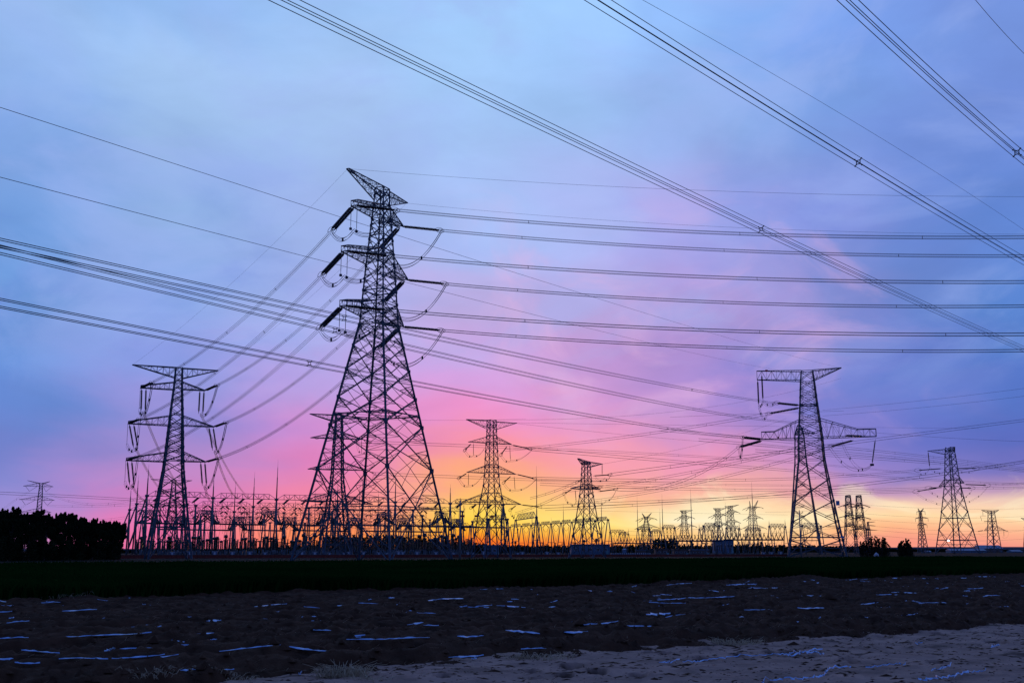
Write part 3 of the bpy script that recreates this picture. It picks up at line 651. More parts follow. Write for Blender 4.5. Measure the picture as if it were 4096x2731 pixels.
T5 = tower('lattice_pylon', 'smaller slim lattice pylon against the pink sky right of the sunset', 2349, 346, 58,
 [(1845, 32), (1857, 33), (1935, 45), (1957, 49), (2001, 62), (2075, 87), (2229, 154)],
 [('top', (2312, 1833), (2408, 1855), 22), ('arm', (2284, 1952), (2400, 1958), 16)], th=1.1, red=0, gw_n=6)
TB = tower('lattice_pylon', 'thin distant lattice pylon seen through the legs of the right pylon', 3222, 600, -13,
 [(1700, 12), (1735, 40), (1850, 54), (2000, 92), (2217, 150)], [('arm', (3195, 1738), (3262, 1732), 24)], th=2.0, red=0, gus=False, group='distant transmission towers')
T6 = tower('lattice_pylon', 'lattice pylon near the right edge with a lit lamp at its foot', 3832, 637, -58,
 [(1788, 30), (1817, 38), (1875, 48), (1940, 60), (1990, 76), (2072, 105), (2213, 165)],
 [('top', (3711, 1803), (3819, 1787), 22), ('arm', (3756, 1945), (3856, 1931), 26)], th=1.6, red=1, gw_n=6, diaph=(2072, 2158, 2177))
T7 = tower('lattice_pylon', 'pale distant pylon with raised horns above the tree row at far left', 141, 700, 20,
 [(1931, 15), (1947, 15), (1995, 20), (2045, 23), (2211, 46)],
 [('arm', (110, 1921), (200, 1925), -8), ('arm', (93, 1943), (213, 1946), 13), ('arm', (76, 1997), (218, 2000), 14), ('arm', (80, 2047), (205, 2049), 14)], th=1.4, red=0, gus=False, group='distant transmission towers')
T8 = tower('lattice_pylon', 'distant pylon directly behind the second largest pylon at left', 678, 560, 10,
 [(1918, 16), (1950, 18), (2000, 26), (2210, 70)], [('top', (604, 1916), (768, 1921), 16), ('arm', (628, 1966), (742, 1969), 12), ('arm', (620, 2022), (745, 2025), 14)], th=1.5, red=0, gus=False, group='distant transmission towers')
FAR = [('far pylon with two raised horns above the substation right of centre', 2588, 2052, 11, 18, 62, [((2568, 2052), (2606, 2050), -14), ((2562, 2074), (2620, 2074), 9), ((2557, 2107), (2630, 2108), 12)]),
 ('far flat topped pylon right of the horned one above the substation', 2741, 2040, 16, 18, 62, [((2720, 2041), (2770, 2040), 9), ((2714, 2070), (2772, 2070), 8), ((2712, 2104), (2780, 2104), 10)]),
 ('far flat topped pylon standing in a close pair, left one', 2878, 2032, 17, 20, 64, [((2853, 2032), (2905, 2031), 10), ((2850, 2062), (2905, 2061), 8), ((2850, 2098), (2908, 2098), 10)]),
 ('far flat topped pylon standing in a close pair, right one', 2929, 2022, 17, 22, 66, [((2899, 2024), (2955, 2018), 10), ((2905, 2050), (2953, 2048), 9), ((2903, 2090), (2956, 2088), 10)]),
 ('far pylon with raised horns behind a tall thin mast', 3017, 2008, 19, 24, 80, [((2998, 2003), (3032, 2000), -17), ((2986, 2031), (3046, 2029), 11), ((2988, 2072), (3046, 2071), 11), ((2972, 2112), (3060, 2111), 12)]),
 ('far slim pylon with small horns between the bushes and the right pylon', 3694, 2038, 9, 12, 36, [((3672, 2033), (3694, 2033), -5), ((3667, 2046), (3700, 2045), 5), ((3661, 2073), (3712, 2072), 6), ((3670, 2099), (3708, 2098), 6)]),
 ('far flat topped pylon nearest the right edge of the picture', 3980, 2041, 22, 24, 50, [((3926, 2039), (3995, 2039), 12), ((3946, 2085), (3986, 2085), 2), ((3938, 2121), (4022, 2121), 18)]),
 ('far double pylon half hidden behind the bigger bush, left half', 3480, 2086, 6, 8, 26, [((3474, 2086), (3500, 2086), 4), ((3472, 2102), (3502, 2102), 3), ((3472, 2120), (3508, 2120), 3)]),
 ('far pylon cut off by the right edge of the picture', 4128, 2060, 14, 20, 50, [((4084, 2071), (4160, 2070), 12), ((4096, 2110), (4160, 2110), 10)]),
 ('faint pylon behind the gantries left of the tallest pylon', 985, 2040, 14, 18, 60, [((955, 2048), (1015, 2047), 8), ((947, 2072), (1035, 2072), 5), ((950, 2100), (1028, 2100), 6)])]
FT = []
for k, (lab, px, pt, w0, w1, w2, arms) in enumerate(FAR):
    FT.append(tower('lattice_pylon', lab, px, 760 + 30 * (k % 5), 8 + 5 * (k % 4), [(pt + max(0, -arms[0][2]), w0), (pt + 12 + max(0, -arms[0][2]), w0), (2110, w1 * 1.35), (2208, w2)], [('top' if i == 0 and a[2] > 0 else 'arm', a[0], a[1], a[2]) for i, a in enumerate(arms)], th=1.35, red=0, gw_n=4, gus=False, group='distant transmission towers'))
PIL = []
for lab, px, rows in (('dark pylon seen edge on, left of two beside the right pylon', 3403, (2015, 2060, 2102)), ('dark pylon seen edge on, right of two beside the right pylon', 3446, (2019, 2068, 2113))):
    T = tower('lattice_pylon', lab, px + 3, 640, 84, [(1981, 19), (1992, 20), (2015, 22), (2105, 35), (2210, 56)], [('top', (5, 1981, 0), (5, 1981, 0), 8)] + [('arm', (8, q, 0), (8, q, 0), 9) for q in rows], th=1.35, red=0, gw_n=4, gus=False, panels=[2160, rows[2], (rows[2] + rows[1]) // 2, rows[1], (rows[1] + rows[0]) // 2, rows[0]], horiz=(2, 4, 6))
    PIL.append(T)
    for i, q in enumerate(rows):
        for sx in (-1, 1):
            for lr in (0, 1):
                p = T.tips[i + 1][lr]; insulator(T, p, p + Vector((sx * 5.0, 0, -1.7 + .4 * i)), .22, .5)
                if sx > 0: jumper(T, sagpts(p + Vector((-4.2, 0, -1.5)), p + Vector((4.2, 0, -1.5)), 3.0, 9), 1, 0, .04)
dl = lambda T, i, s: T.tips[i][0 if s < 0 else 1]
def toward(a, b_, L, sag):              # end of an insulator string of length L laid along the wire's first metres
    d = b_ - a; H = Vector((d.x, d.y, 0)).length; t = L / max(d.length, 1e-6); q = a.lerp(b_, t) - Vector((0, 0, 4 * sag * t * (1 - t))); return a + (q - a).normalized() * L

# tallest pylon: six circuits to the right, six to the left pylon
LS = 9.3
RSP = {(1, -1): ((4096, 949), (2957, 935), (2113, 2957, 3692)), (1, 1): ((4096, 1024), (2898, 1001), (2087, 2898, 3592)), (2, -1): ((4096, 1128), (3027, 1115), (2111, 3027, 3772)),
       (2, 1): ((4096, 1224), (2891, 1209), (2071, 2891, 3585)), (3, -1): ((4096, 1337), (3037, 1327), (2101, 3037, 3783)), (3, 1): ((4096, 1402), (2908, 1390), (2062, 2908, 3611))}
NM = {1: 'upper', 2: 'middle', 3: 'lower'}; SD = {-1: 'near', 1: 'far'}
for (lv, s), (pe, pm, sx) in RSP.items():
    tip = dl(HERO, lv, s); B = P(*pe, 176 if s < 0 else 198)
    sag = solve_sag(tip, B, pm); e1 = toward(tip, B, LS, sag)
    cur = span(tip, B, f'bundle running right from the {SD[s]} {NM[lv]} arm of the tallest pylon', sag=sag, t0=LS / (B - tip).length, t1=1.25, spx=sx, r=.036)
    insulator(HERO, tip, e1, .30, .5, 24, .55)
    B2 = dl(T2, lv, s); sag2 = 4.6; e2 = toward(tip, B2, LS, sag2); L2 = (B2 - tip).length; t1 = 1 - 8.0 / L2
    c2 = span(tip, B2, f'bundle sloping left from the {SD[s]} {NM[lv]} arm of the tallest pylon', sag=sag2, t0=LS / L2, t1=t1, spt=(.3, .52, .74), r=.042)
    insulator(HERO, tip, e2, .31, .66, 22, .55)
    e3 = c2(t1); insulator(T2, B2, e3, .24, .5, 18, .5)
    hb = tip + Vector((0, 0, -5.2))
    for k in (-1, 1):
        if s < 0:
            q = tip + HERO.u * (1.0 * k) ; insulator(HERO, q, q + Vector((0, 0, -5.0)), .06, 0); MB().box(q + Vector((0, 0, -5.1)), (.5, .5, .4)).build('jumper_weight', 'wire', HERO.root)
    if s < 0:
        jumper(HERO, sagpts(e2, hb, 1.8) + sagpts(hb, e1, 2.6)[1:], 4, .3, .045)
    else: jumper(HERO, sagpts(e2, e1, 5.4, 24), 4, .3, .045)
    # hanging strings and down leads at the left pylon
    dn = B2 - T2.u * (.9 * s) + Vector((0, 0, -6.4)) + T2.u * (.5, .1, 1.4, .9)[lv]
    for k in (-1, 1):
        h = T2.u * (.55 * k); insulator(T2, B2 - T2.u * (.8 * s) + h, dn + h, .34, 0, 16)
    jumper(T2, sagpts(e3, dn, 3.2, 16), 4, .3, .045)
    gp = PZ(*{(1, 1): (1000, 1994), (2, 1): (955, 1993), (3, 1): (862, 1991), (1, -1): (752, 1987), (2, -1): (690, 1985), (3, -1): (612, 1983)}[(lv, s)], 25)
    span(dn, gp, f'down lead bundle from the {"right" if s > 0 else "left"} {NM[lv]} arm of the left pylon to the gantry', sag=3.0, n=4, sp=.4, r=.042, spt=(.3, .6), ns=20, group='down leads of the left pylon')
    if s < 0:
        q = B2 - T2.u * .1; insulator(T2, q, q + Vector((.1, 0, -5.6)), .05, 0); jumper(T2, sagpts(q + Vector((.1, 0, -5.6)), dn, 1.2, 8), 4, .3, .025)
    T2.dn = getattr(T2, 'dn', {}); T2.dn[(lv, s)] = dn
span(HERO.tips[0][0], P(4096, 787, 176), 'thin wire running right from the high peak of the tallest pylon', mid=(2612, 754), n=1, r=.022, t1=1.2)
span(HERO.tips[0][1], P(4096, 937, 198), 'thin wire running right from the low peak of the tallest pylon', mid=(2612, 893), n=1, r=.02, t1=1.2)
span(HERO.tips[0][0], T2.tips[0][0], 'thin wire from the high peak down to the left pylon', 2.2, n=1, r=.02)
span(HERO.tips[0][1], T2.tips[0][1], 'thin wire from the low peak down to the left pylon', 2.2, n=1, r=.02)

# near overhead line crossing the top right of the sky
def over(a, b_, lab, Ya, Yb, mid=None, spx=(), n=4, r=.024, sp=.45, spr=1.0, sag=None):
    span(P(*a, Ya), P(*b_, Yb), lab, mid=mid, sag=sag, n=n, sp=sp, r=r, t0=-.18, t1=1.35, spx=spx, ns=60, group='overhead line above the field', spr=spr)
over((1135, 0), (4096, 1396), 'longest four wire bundle crossing the sky from top left to right edge', 46, 135, (3044, 918), (3044,))
over((2390, 0), (4096, 1043), 'middle four wire bundle crossing the top right of the sky', 46, 92.3, (3431, 648), (3431,))
over((3390, 0), (4096, 634), 'four wire bundle cutting the top right corner of the sky', 46, 67, None, (4068,), sag=.15)
span(P(2569, 0, 61), P(4096, 920, 110), 'thin single wire between two bundles at the top right', mid=(3430, 497), n=1, r=.016, t0=-.2, t1=1.3)
span(P(3901, 0, 61), P(4096, 215, 68.4), 'thin single wire in the top right corner', .1, n=1, r=.018, t0=-1, t1=2)

# line from the left edge to the right pylon
A1, A2, A3, A4 = P(3102, 1611, 416), P(3069, 1655, 410), P(2971, 1748, 416), P(2954, 1789, 410)
root_u = TR.W(-TR.hw(P(3230, 1620, 418).z), 0, P(3230, 1620, 418).z); root_l = TR.tips[1][0]
for e, rt in ((A1, root_u), (A2, root_u + Vector((0, -1, -1.0))), (A3, root_l), (A4, root_l + Vector((0, -.6, -.5)))): insulator(TR, rt, e, .46, .8, 18, .9)
span(P(0, 972, 60), A1, 'upper bundle from the left edge to the right pylon', mid=(2769, 1559), spx=(1376, 2769), r=.026, t0=-.05, ns=60)
lo2 = P(3190, 1690, 414)
span(P(0, 999, 62), lo2, 'second bundle from the left edge to the body of the right pylon', mid=(2966, 1667), spx=(1340, 2966), r=.026, t0=-.05, ns=60)
span(P(0, 1212, 60), A3, 'lowest bundle from the left edge to the lower arm of the right pylon', mid=(1236, 1454), spx=(1236, 2670), r=.026, t0=-.05, ns=60)
span(P(0, 430, 62), TR.tips[0][1], 'thin upper wire from the left edge to the peak of the right pylon', mid=(1280, 845), n=1, r=.02, t0=-.05)
span(P(0, 709, 62), P(3113, 1480, 419), 'thin lower wire from the left edge to the right pylon', mid=(1315, 1050), n=1, r=.02, t0=-.05)
hL = TR.tips[0][0]
for q, e in ((hL + Vector((.2, 0, -3.2)), P(3035, 1625, 417)), (hL + Vector((1.9, 0, -1.0)), P(3052, 1604, 417))): insulator(TR, q, e, .36, 0, 22)
jumper(TR, sagpts(A1, P(3052, 1606, 417), 1.2, 10), 4, .4, .035); jumper(TR, sagpts(P(3035, 1625, 417), A2, 3.2, 10), 4, .4, .035); jumper(TR, sagpts(P(3052, 1606, 417), P(3035, 1625, 417), .8, 8), 4, .4, .035)
jumper(TR, sagpts(A3, A4, 5.5, 14), 4, .5, .035); jumper(TR, [A3, A3 + Vector((-.8, -2, -3.5)), A4 + Vector((.6, .5, -3.5)), A4 + Vector((1.2, 0, -5.2))], 2, .5, .035)
rt = TR.tips[1][1]; e5 = P(3318, 1787, 417); insulator(TR, P(3415, 1760, 418), e5, .48, .9, 20, .9); insulator(TR, P(3452, 1744, 418), P(3378, 1741, 419), .48, .9, 14)
hb = P(3488, 1858, 413); insulator(TR, rt + Vector((-.4, 0, -1.0)), hb, .34, 0, 24); MB().box(hb, (1.2, 1.0, .8)).build('jumper_weight', 'wire', TR.root)
jumper(TR, sagpts(e5, hb, 5.0, 16), 2, .8, .04); jumper(TR, sagpts(P(3365, 1762, 419), hb, 5.6, 16), 2, .9, .04)
for pts, sz in (((3066, 1482), (1.0, .12, .7)), ((3113, 1749), (.6, .12, .6))): tag(None or MB().box(P(*pts, 416.5), sz).build('number_plate', 'red', TR.root), 'small red plate')
for pts, sz, m in (((3351, 2011), (1.3, .15, 1.7), 'blue'), ((3273, 2148), (1.3, .15, .8), 'cap'), ((3369, 2147), (1.3, .15, .8), 'blue')): MB().box(P(*pts, 405), sz).build('number_plate', m, TR.root)

# strings and loops on the middle distance pylons (picked at each pylon's own depth)
def pix_strings(T, segs, Yo=0.0, r=.17, pair=.4, disc=0, ring=0.0):
    for a, c in segs: insulator(T, P(*a, T.Y), P(*c, T.Y + Yo), r, pair, disc, ring)
def pix_loop(T, a, m_, c, n=2, sp=.45, Yo=0.0): jumper(T, sagpts(P(*a, T.Y), P(*m_, T.Y), 1.0, 8) + sagpts(P(*m_, T.Y), P(*c, T.Y), 1.0, 8)[1:], n, sp, .032)
pix_strings(T4, [(r4b(190, 390), r4b(132, 448)), (r4b(150, 655), r4b(78, 698)), (r4b(512, 412), r4b(455, 490)), (r4b(545, 680), r4b(480, 738)), (r4b(550, 400), r4b(722, 438)), (r4b(590, 662), r4b(765, 703)), (r4b(632, 936), r4b(812, 956)), (r4b(592, 943), r4b(540, 982)), (r4b(230, 935), r4b(190, 962)), (r4b(370, 930), r4b(325, 965)), (r4b(110, 930), r4b(60, 955))], ring=.5)
pix_strings(T4, [(r4b(210, 385), r4b(210, 497)), (r4b(535, 405), r4b(542, 541)), (r4b(165, 652), r4b(165, 768)), (r4b(575, 682), r4b(583, 806)), (r4b(124, 935), r4b(124, 1010))], r=.09, pair=0)
for l in ((r4b(132, 450), r4b(210, 497), r4b(310, 430)), (r4b(455, 490), r4b(542, 545), r4b(740, 440)), (r4b(78, 700), r4b(165, 770), r4b(295, 670)), (r4b(478, 740), r4b(583, 808), r4b(775, 705)), (r4b(540, 982), r4b(570, 1030), r4b(575, 1032))): pix_loop(T4, *l)
pix_strings(T3, [((1452, 1757), (1481, 1767)), ((1469, 1881), (1497, 1893)), ((1243, 1750), (1268, 1751)), ((1232, 1875), (1262, 1876)), ((1204, 2003), (1300, 2008))], ring=.5)
pix_strings(T3, [((1446, 1758), (1447, 1815)), ((1464, 1883), (1466, 1940))], r=.09, pair=0)
pix_loop(T3, (1425, 1770), (1447, 1815), (1481, 1768)); pix_loop(T3, (1440, 1900), (1466, 1940), (1497, 1895))
pix_strings(T5, [(r4b(1280, 678), r4b(1440, 667)), (r4b(1212, 688), r4b(1140, 733)), (r4b(1325, 818), r4b(1492, 797)), (r4b(1095, 795), r4b(1025, 837)), (r4b(1290, 820), r4b(1215, 858)), (r4b(1260, 790), r4b(1340, 778))], ring=.5)
pix_strings(T5, [(r4b(1363, 570), r4b(1363, 668)), (r4b(1122, 806), r4b(1130, 908))], r=.11, pair=0)
pix_loop(T5, r4b(1300, 690), r4b(1385, 700), r4b(1440, 670)); pix_loop(T5, r4b(1020, 840), r4b(1080, 925), r4b(1130, 908)); pix_loop(T5, r4b(1310, 905), r4b(1400, 900), r4b(1492, 800))
pix_strings(T6, [(r7(970, 452), r7(695, 472)), (r7(1100, 452), r7(1330, 450)), (r7(1185, 618), r7(1445, 627)), (r7(925, 655), r7(680, 694)), (r7(970, 650), r7(815, 655)), (r7(1140, 655), r7(1278, 656))], r=.3, pair=.6, ring=1.4)
pix_strings(T6, [(r7(815, 270), r7(833, 442)), (r7(1160, 625), r7(1166, 770))], r=.25, pair=0)
for l in ((r7(700, 480), r7(770, 508), r7(835, 445)), (r7(835, 445), r7(920, 490), r7(975, 488)), (r7(1110, 455), r7(1210, 490), r7(1325, 455)), (r7(680, 700), r7(880, 805), r7(970, 812)), (r7(1175, 798), r7(1300, 770), r7(1448, 632)), (r7(815, 660), r7(890, 720), r7(970, 752)), (r7(1178, 752), r7(1240, 715), r7(1278, 660))): pix_loop(T6, *l, 2, .8)
for a, m_, c in ((1, (118, 1964.5), 0), (2, (101, 2019.5), 0)):
    pass
for lv, (ml, mr_) in ((1, ((118, 1964), (183, 1966))), (2, ((102, 2019), (189, 2021))), (3, ((103, 2066), (188, 2068)))):
    tl_, tr_ = T7.tips[lv]; c = T7.W(0, 0, tl_.z)
    for t, mp in ((tl_, ml), (tr_, mr_)):
        b0 = P(*mp, 700); insulator(T7, t.lerp(c, .12), b0, .1, 0); insulator(T7, t.lerp(c, .80), b0, .1, 0)
for T in FT[:5]:
    for tp in T.tips[1:]:
        for s, p in ((-1, tp[0]), (1, tp[1])): insulator(T, p, p + Vector((s * 2.6 - 1.0, 0, -1.7 if s < 0 else -.9)), .2, .4); insulator(T, T.W(0, 0, p.z).lerp(p, .55), T.W(0, 0, p.z).lerp(p, .55) + Vector((-3.0, 0, -2.4)), .2, .4)
T = FT[6]; pix_strings(T, [((3911, 2124), (3934, 2120)), ((4012, 2120), (4033, 2123)), ((3935, 2085), (3956, 2084))], r=.25, pair=.4); pix_loop(T, (3911, 2124), (3930, 2142), (3955, 2136), 1); pix_loop(T, (4010, 2146), (4028, 2146), (4035, 2124), 1); pix_strings(T, [((4015, 2122), (4016, 2145)), ((3931, 2041), (3932, 2062)), ((3922, 2062), (3946, 2062)), ((3921, 2062), (3928, 2084))], r=.12, pair=0)
for T in (FT[5],):
    for tp in T.tips[1:]:
        for p in tp: insulator(T, p, p + Vector((0, 0, -2.4)), .12, 0)

# middle distance conductors: (points in the picture, depth at each end, label)
def far_wire(pix, Y0, Y1, lab, n=2, sp=.9, r=.062, spt=(.2, .4, .6, .8), t1=1.0, t0=0.0, group='distant conductor spans', name='conductor_bundle'):
    a, c = pix[0], pix[-1]; m_ = pix[len(pix) // 2] if len(pix) > 2 else None
    span(P(*a, Y0), P(*c, Y1), lab, mid=m_, sag=None if m_ else .5, n=n, sp=sp, r=r, spt=spt if n > 1 else (), t0=t0, t1=t1, ns=30, group=group, spr=1.5)
e_ = 'distant bundle '
far_wire([(2124, 1796), (2900, 1861), (4096, 1935)], 346, 900, e_ + 'falling right from the upper arm of the glowing pylon', t1=1.1)
far_wire([r4b(1140, 733), (2120, 1992)], 346, 480, e_ + 'sloping left from the slim pylon at its upper string', sp=.7)
far_wire([r4b(1025, 837), (2060, 2052)], 346, 480, e_ + 'sloping left from the slim pylon at its lower string', sp=.7)
far_wire([(2142, 1913), (2700, 1921), (3664, 1880)], 346, 637, e_ + 'from the middle arm of the glowing pylon to the right edge pylon')
far_wire([(2163, 2027), (2900, 1993), (3660, 1965)], 346, 637, e_ + 'from the lower arm of the glowing pylon to the right edge pylon')
far_wire([(2160, 1935), (2900, 1958), (3711, 1951)], 420, 637, e_ + 'lying almost level below the pink sky towards the right edge pylon')
far_wire([(1481, 1768), (2300, 1800), (3500, 1877)], 380, 900, e_ + 'running right from the pylon behind the tallest one, upper', t1=1.25)
far_wire([(1497, 1894), (2200, 1920), (3300, 1940)], 380, 900, e_ + 'running right from the pylon behind the tallest one, lower', t1=1.2)
far_wire([(2020, 1800), (2600, 1733), A2 and (3069, 1655)], 500, 410, e_ + 'rising right to the upper string of the right pylon')
far_wire([(2442, 1898), (2800, 1850), (3505, 1757)], 346, 400, e_ + 'rising right from the slim pylon behind the right pylon', t1=1.8)
far_wire([(2467, 1956), (2800, 1892), (2954, 1789)], 346, 410, e_ + 'rising right to the lower string of the right pylon')
far_wire([(2250, 1965), (2700, 1900), (3180, 1795)], 500, 412, e_ + 'rising right to the body of the right pylon')
far_wire([(2180, 2036), (3000, 1984), (4096, 1846)], 430, 380, e_ + 'long and rising right below the right edge pylon arm', t1=1.1)
far_wire([(3909, 1872), (4000, 1862), (4096, 1848)], 637, 600, e_ + 'leaving right from the top string of the right edge pylon', t1=1.3)
far_wire([(3955, 1939), (4030, 1936), (4096, 1933)], 637, 640, e_ + 'leaving right from the long string of the right edge pylon', t1=1.3)
far_wire([(3890, 1951), (4000, 1951), (4096, 1949)], 637, 650, e_ + 'leaving right from the short string of the right edge pylon', t1=1.3)
far_wire([(3318, 1790), (2900, 1905), (2300, 2010)], 417, 520, e_ + 'dropping left from the right arm of the right pylon')
far_wire([(3400, 1792), (3750, 1830), (4096, 1872)], 500, 700, e_ + 'falling right past the right edge pylon, upper', t0=-.6, t1=1.1)
far_wire([(3400, 1812), (3750, 1845), (4096, 1880)], 500, 700, e_ + 'falling right past the right edge pylon, middle', t0=-.5, t1=1.1)
far_wire([(3450, 1830), (3750, 1853), (4096, 1885)], 500, 700, e_ + 'falling right past the right edge pylon, lower', t0=-.4, t1=1.1)
for k, (p0, p1, p2) in enumerate((((2066, 1693), (2500, 1738), (3400, 1800)), ((2066, 1690), (2900, 1702), (3800, 1712)), ((1866, 1677), (2600, 1655), (3270, 1540)), ((1466, 1676), (1700, 1680), (2064, 1676)), ((2408, 1855), (2700, 1800), (3100, 1690)))):
    far_wire([p0, p1, p2], 346, 500, 'thin pale wire ' + ('falling right from the glowing pylon peak', 'running level right from the glowing pylon peak', 'rising right past the glowing pylon to the right pylon', 'between the peaks of two middle pylons', 'rising right from the slim pylon peak')[k], n=1, r=.03, t1=1.1)
for k, (p0, p1, p2) in enumerate((((3290, 1640), (3600, 1611), (4096, 1553)), ((3290, 1663), (3600, 1638), (4096, 1584)), ((3480, 1728), (3700, 1745), (4096, 1765)), ((2680, 1668), (3000, 1655), (3270, 1646)))):
    far_wire([p0, p1, p2], 440, 380, 'thin dark wire ' + ('rising right of the right pylon, upper of two', 'rising right of the right pylon, lower of two', 'falling right from the right arm of the right pylon', 'passing behind the neck of the right pylon')[k], n=1, r=.035, t1=1.15)
for k, y in enumerate((2025, 2062, 2086, 2112, 2128, 2150)):
    far_wire([(3460, y - 6 - 2 * k), (3700, y + 6), (4096, y + (8, 2, -4, 6, -8, 4)[k])], 700, 860, 'faint thin wire low over the orange horizon at right, ' + ('highest', 'second highest', 'third highest', 'third lowest', 'second lowest', 'lowest')[k], n=1, r=.045, t1=1.1)
for k, (p0, p1, p2) in enumerate((((2400, 2042), (2700, 2050), (3150, 2058)), ((2430, 2118), (2600, 2125), (2900, 2100)), ((2500, 2140), (2900, 2136), (3160, 2128)), ((3060, 2047), (3150, 2046), (3260, 2040)), ((3150, 2125), (3250, 2118), (3400, 2112)))):
    far_wire([p0, p1, p2], 700, 800, 'faint thin wire above the substation yard, ' + ('highest left of the right pylon', 'sagging between far gantries', 'long and level across the far gantries', 'short beside the right pylon', 'low behind the right pylon')[k], n=1, r=.045)
far_wire([(0, 1971), (300, 1985), (600, 2002)], 420, 492, e_ + 'running level from the left edge to the substation', spt=(), t0=-.1)
for k, (p0, p1, p2) in enumerate(((r7(0, 0)[:0] or (183, 1966), (360, 2016), (588, 1982)), ((189, 2021), (400, 2023), (620, 2010)), ((188, 2068), (400, 2080), (600, 2050)))):
    far_wire([p0, p1, p2], 700, 500, 'sagging twin wire from the horned pylon to the substation, ' + ('upper', 'middle', 'lower')[k], r=.035, spt=(.3, .5, .7, .9))
    far_wire([(118, 1964) if k == 0 else (102, 2019) if k == 1 else (103, 2066), (60, 2000 + 45 * k), (0, 2045 + 40 * k)], 700, 560, 'twin wire leaving left from the horned pylon, ' + ('upper', 'middle', 'lower')[k], r=.035, spt=(.5,), t1=1.2)
# ------------------------------------------------------------------ substation
def truss(p0, p1, h, w, n, t, inset=.12, tri=True):
    mb = MB(); d = p1 - p0; q = Vector((-d.y, d.x, 0)).normalized() * w / 2; up = Vector((0, 0, h))
    for s in (-1, 1): mb.bar(p0 + q * s * .3, p0.lerp(p1, inset) + q * s, t * 1.5); mb.bar(p0.lerp(p1, inset) + q * s, p0.lerp(p1, 1 - inset) + q * s, t * 1.6); mb.bar(p0.lerp(p1, 1 - inset) + q * s, p1 + q * s * .3, t * 1.5)
    a, c = p0.lerp(p1, inset) + up, p0.lerp(p1, 1 - inset) + up
    mb.bar(a, c, t * 1.5); mb.bar(p0, a, t * 1.3); mb.bar(p1, c, t * 1.3)
    for k in range(n + 1):
        f = inset + (1 - 2 * inset) * k / n; b0 = p0.lerp(p1, f)
        for s in (-1, 1):
            mb.bar(b0 + q * s, b0 + up, t * .8)
            if k < n: f1 = inset + (1 - 2 * inset) * (k + 1) / n; b1 = p0.lerp(p1, f1); (mb.bar(b0 + q * s, b1 + up, t * .8) if k % 2 else mb.bar(b0 + up, b1 + q * s, t * .8))
        mb.bar(b0 + q, b0 - q, t * .8)
    return mb
def gantry(cols, zb, label, spikes=(), bays=None, r=.34, splay=2.3, rake=None, bh=2.4, nseg=9, strings=3, spread=2.2, t=.14, group='switchyard gantries', droppers=True, single=False):
    pts = [PZ(px, py, zb) for px, py in cols]; d = (pts[-1] - pts[0]); d.z = 0; d.normalize(); q = Vector((-d.y, d.x, 0))
    root = thing('gantry', label, 'gantry', (pts[0].x, pts[0].y, gz(pts[0].x, pts[0].y)), group)
    for i, p in enumerate(pts):
        g = gz(p.x, p.y) - .1; mb = MB()
        for s in (-1, 1): mb.tube([p + q * s * .25, Vector((p.x, p.y, g)) + q * s * splay], [r * .8, r], 7)
        mb.bar(p.lerp(Vector((p.x, p.y, g)), .6) + q * splay * .6, p.lerp(Vector((p.x, p.y, g)), .6) - q * splay * .6, r * .7)
        mb.box(p, (r * 3.4, r * 3.4, r * 2.4), math.atan2(d.y, d.x))
        if rake and i == 0: mb.tube([p, Vector((p.x, p.y, g)) - d * rake + q * .3], [r * .8, r], 7)
        c = mb.build('column', 'pole', root, True)
        sp = spikes[i] if i < len(spikes) else None
        if sp:
            zt = P(cols[i][0], sp, p.y).z; h = zt - zb
            MB().tube([p, p + Vector((0, 0, h * .55)), p + Vector((0, 0, h * .56)), p + Vector((0, 0, h * .8)), p + Vector((0, 0, h * .81)), p + Vector((0, 0, h))], [r * .8, r * .55, r * .38, r * .3, r * .14, .03], 6).build('lightning_spike', 'pole', c, True)
    for i in (bays if bays is not None else range(len(pts) - 1)):
        a, c = pts[i], pts[i + 1]; truss(a, c, bh, bh * .55, nseg, t).build('beam', 'pole', root)
        for k in range(strings):
            b0 = a.lerp(c, (k + .7) / (strings + .4)); mb = MB(); L = spread
            for s in ((-1,) if single else (-1, 1)):
                b1 = b0 + d * (.55 * s); e = b1 + Vector((.8 * L * s, L * .9 * s, -L * random.uniform(.75, .95)))
                for h in (-.28, .28): mb.string(b1 + d * h, e + d * h, (.26 if zb > 20 else .13) * L / 2.2, 0)
            mb.build('insulator_string', 'ins', root)
            if droppers:
                e0, e1 = b0 + Vector((-.75 * L, -L * .9, -L * .8)), b0 + Vector((.75 * L, L * .9, -L * .8))
                mb = MB(); mb.tube(sagpts(e0, e1, 2.6 * L / 2.2, 9), .075, 3, False)
                mb.tube([e0, e0 + Vector((.5, .3, -zb * .18)), e0 + Vector((1.4, 1, -zb * .5))], .07, 3, False); mb.tube([e1, e1 + Vector((-.3, .3, -zb * .2)), e1 + Vector((-1.6, .6, -zb * .62))], .07, 3, False)
                mb.build('jumper_wire', 'wire', root)
    return root
gantry([(588, 1982), (852, 1991), (1106, 1997), (1350, 2003), (1581, 2008), (1801, 2013), (2012, 2018)], 25, 'tall front row gantry of the substation with lightning spikes', (1855, 1905, 1838, 1921, 1888, 1936, None), r=.42, rake=7.5, single=True, spread=2.5)
gantry([(547, 2015), (783, 2021), (1013, 2026), (1236, 2031), (1448, 2036), (1652, 2040), (1850, 2045)], 25, 'tall middle row gantry of the substation', spread=1.9, spikes=(1899, None, 1884, None, 1900, None, None), r=.44, rake=8)
gantry([(519, 2038), (732, 2042), (937, 2046), (1136, 2050), (1328, 2054), (1512, 2058), (1690, 2061)], 25, 'tall back row gantry of the substation', spread=1.9, spikes=(1943, None, 1924, None, None, 1960, None), r=.46, rake=9)
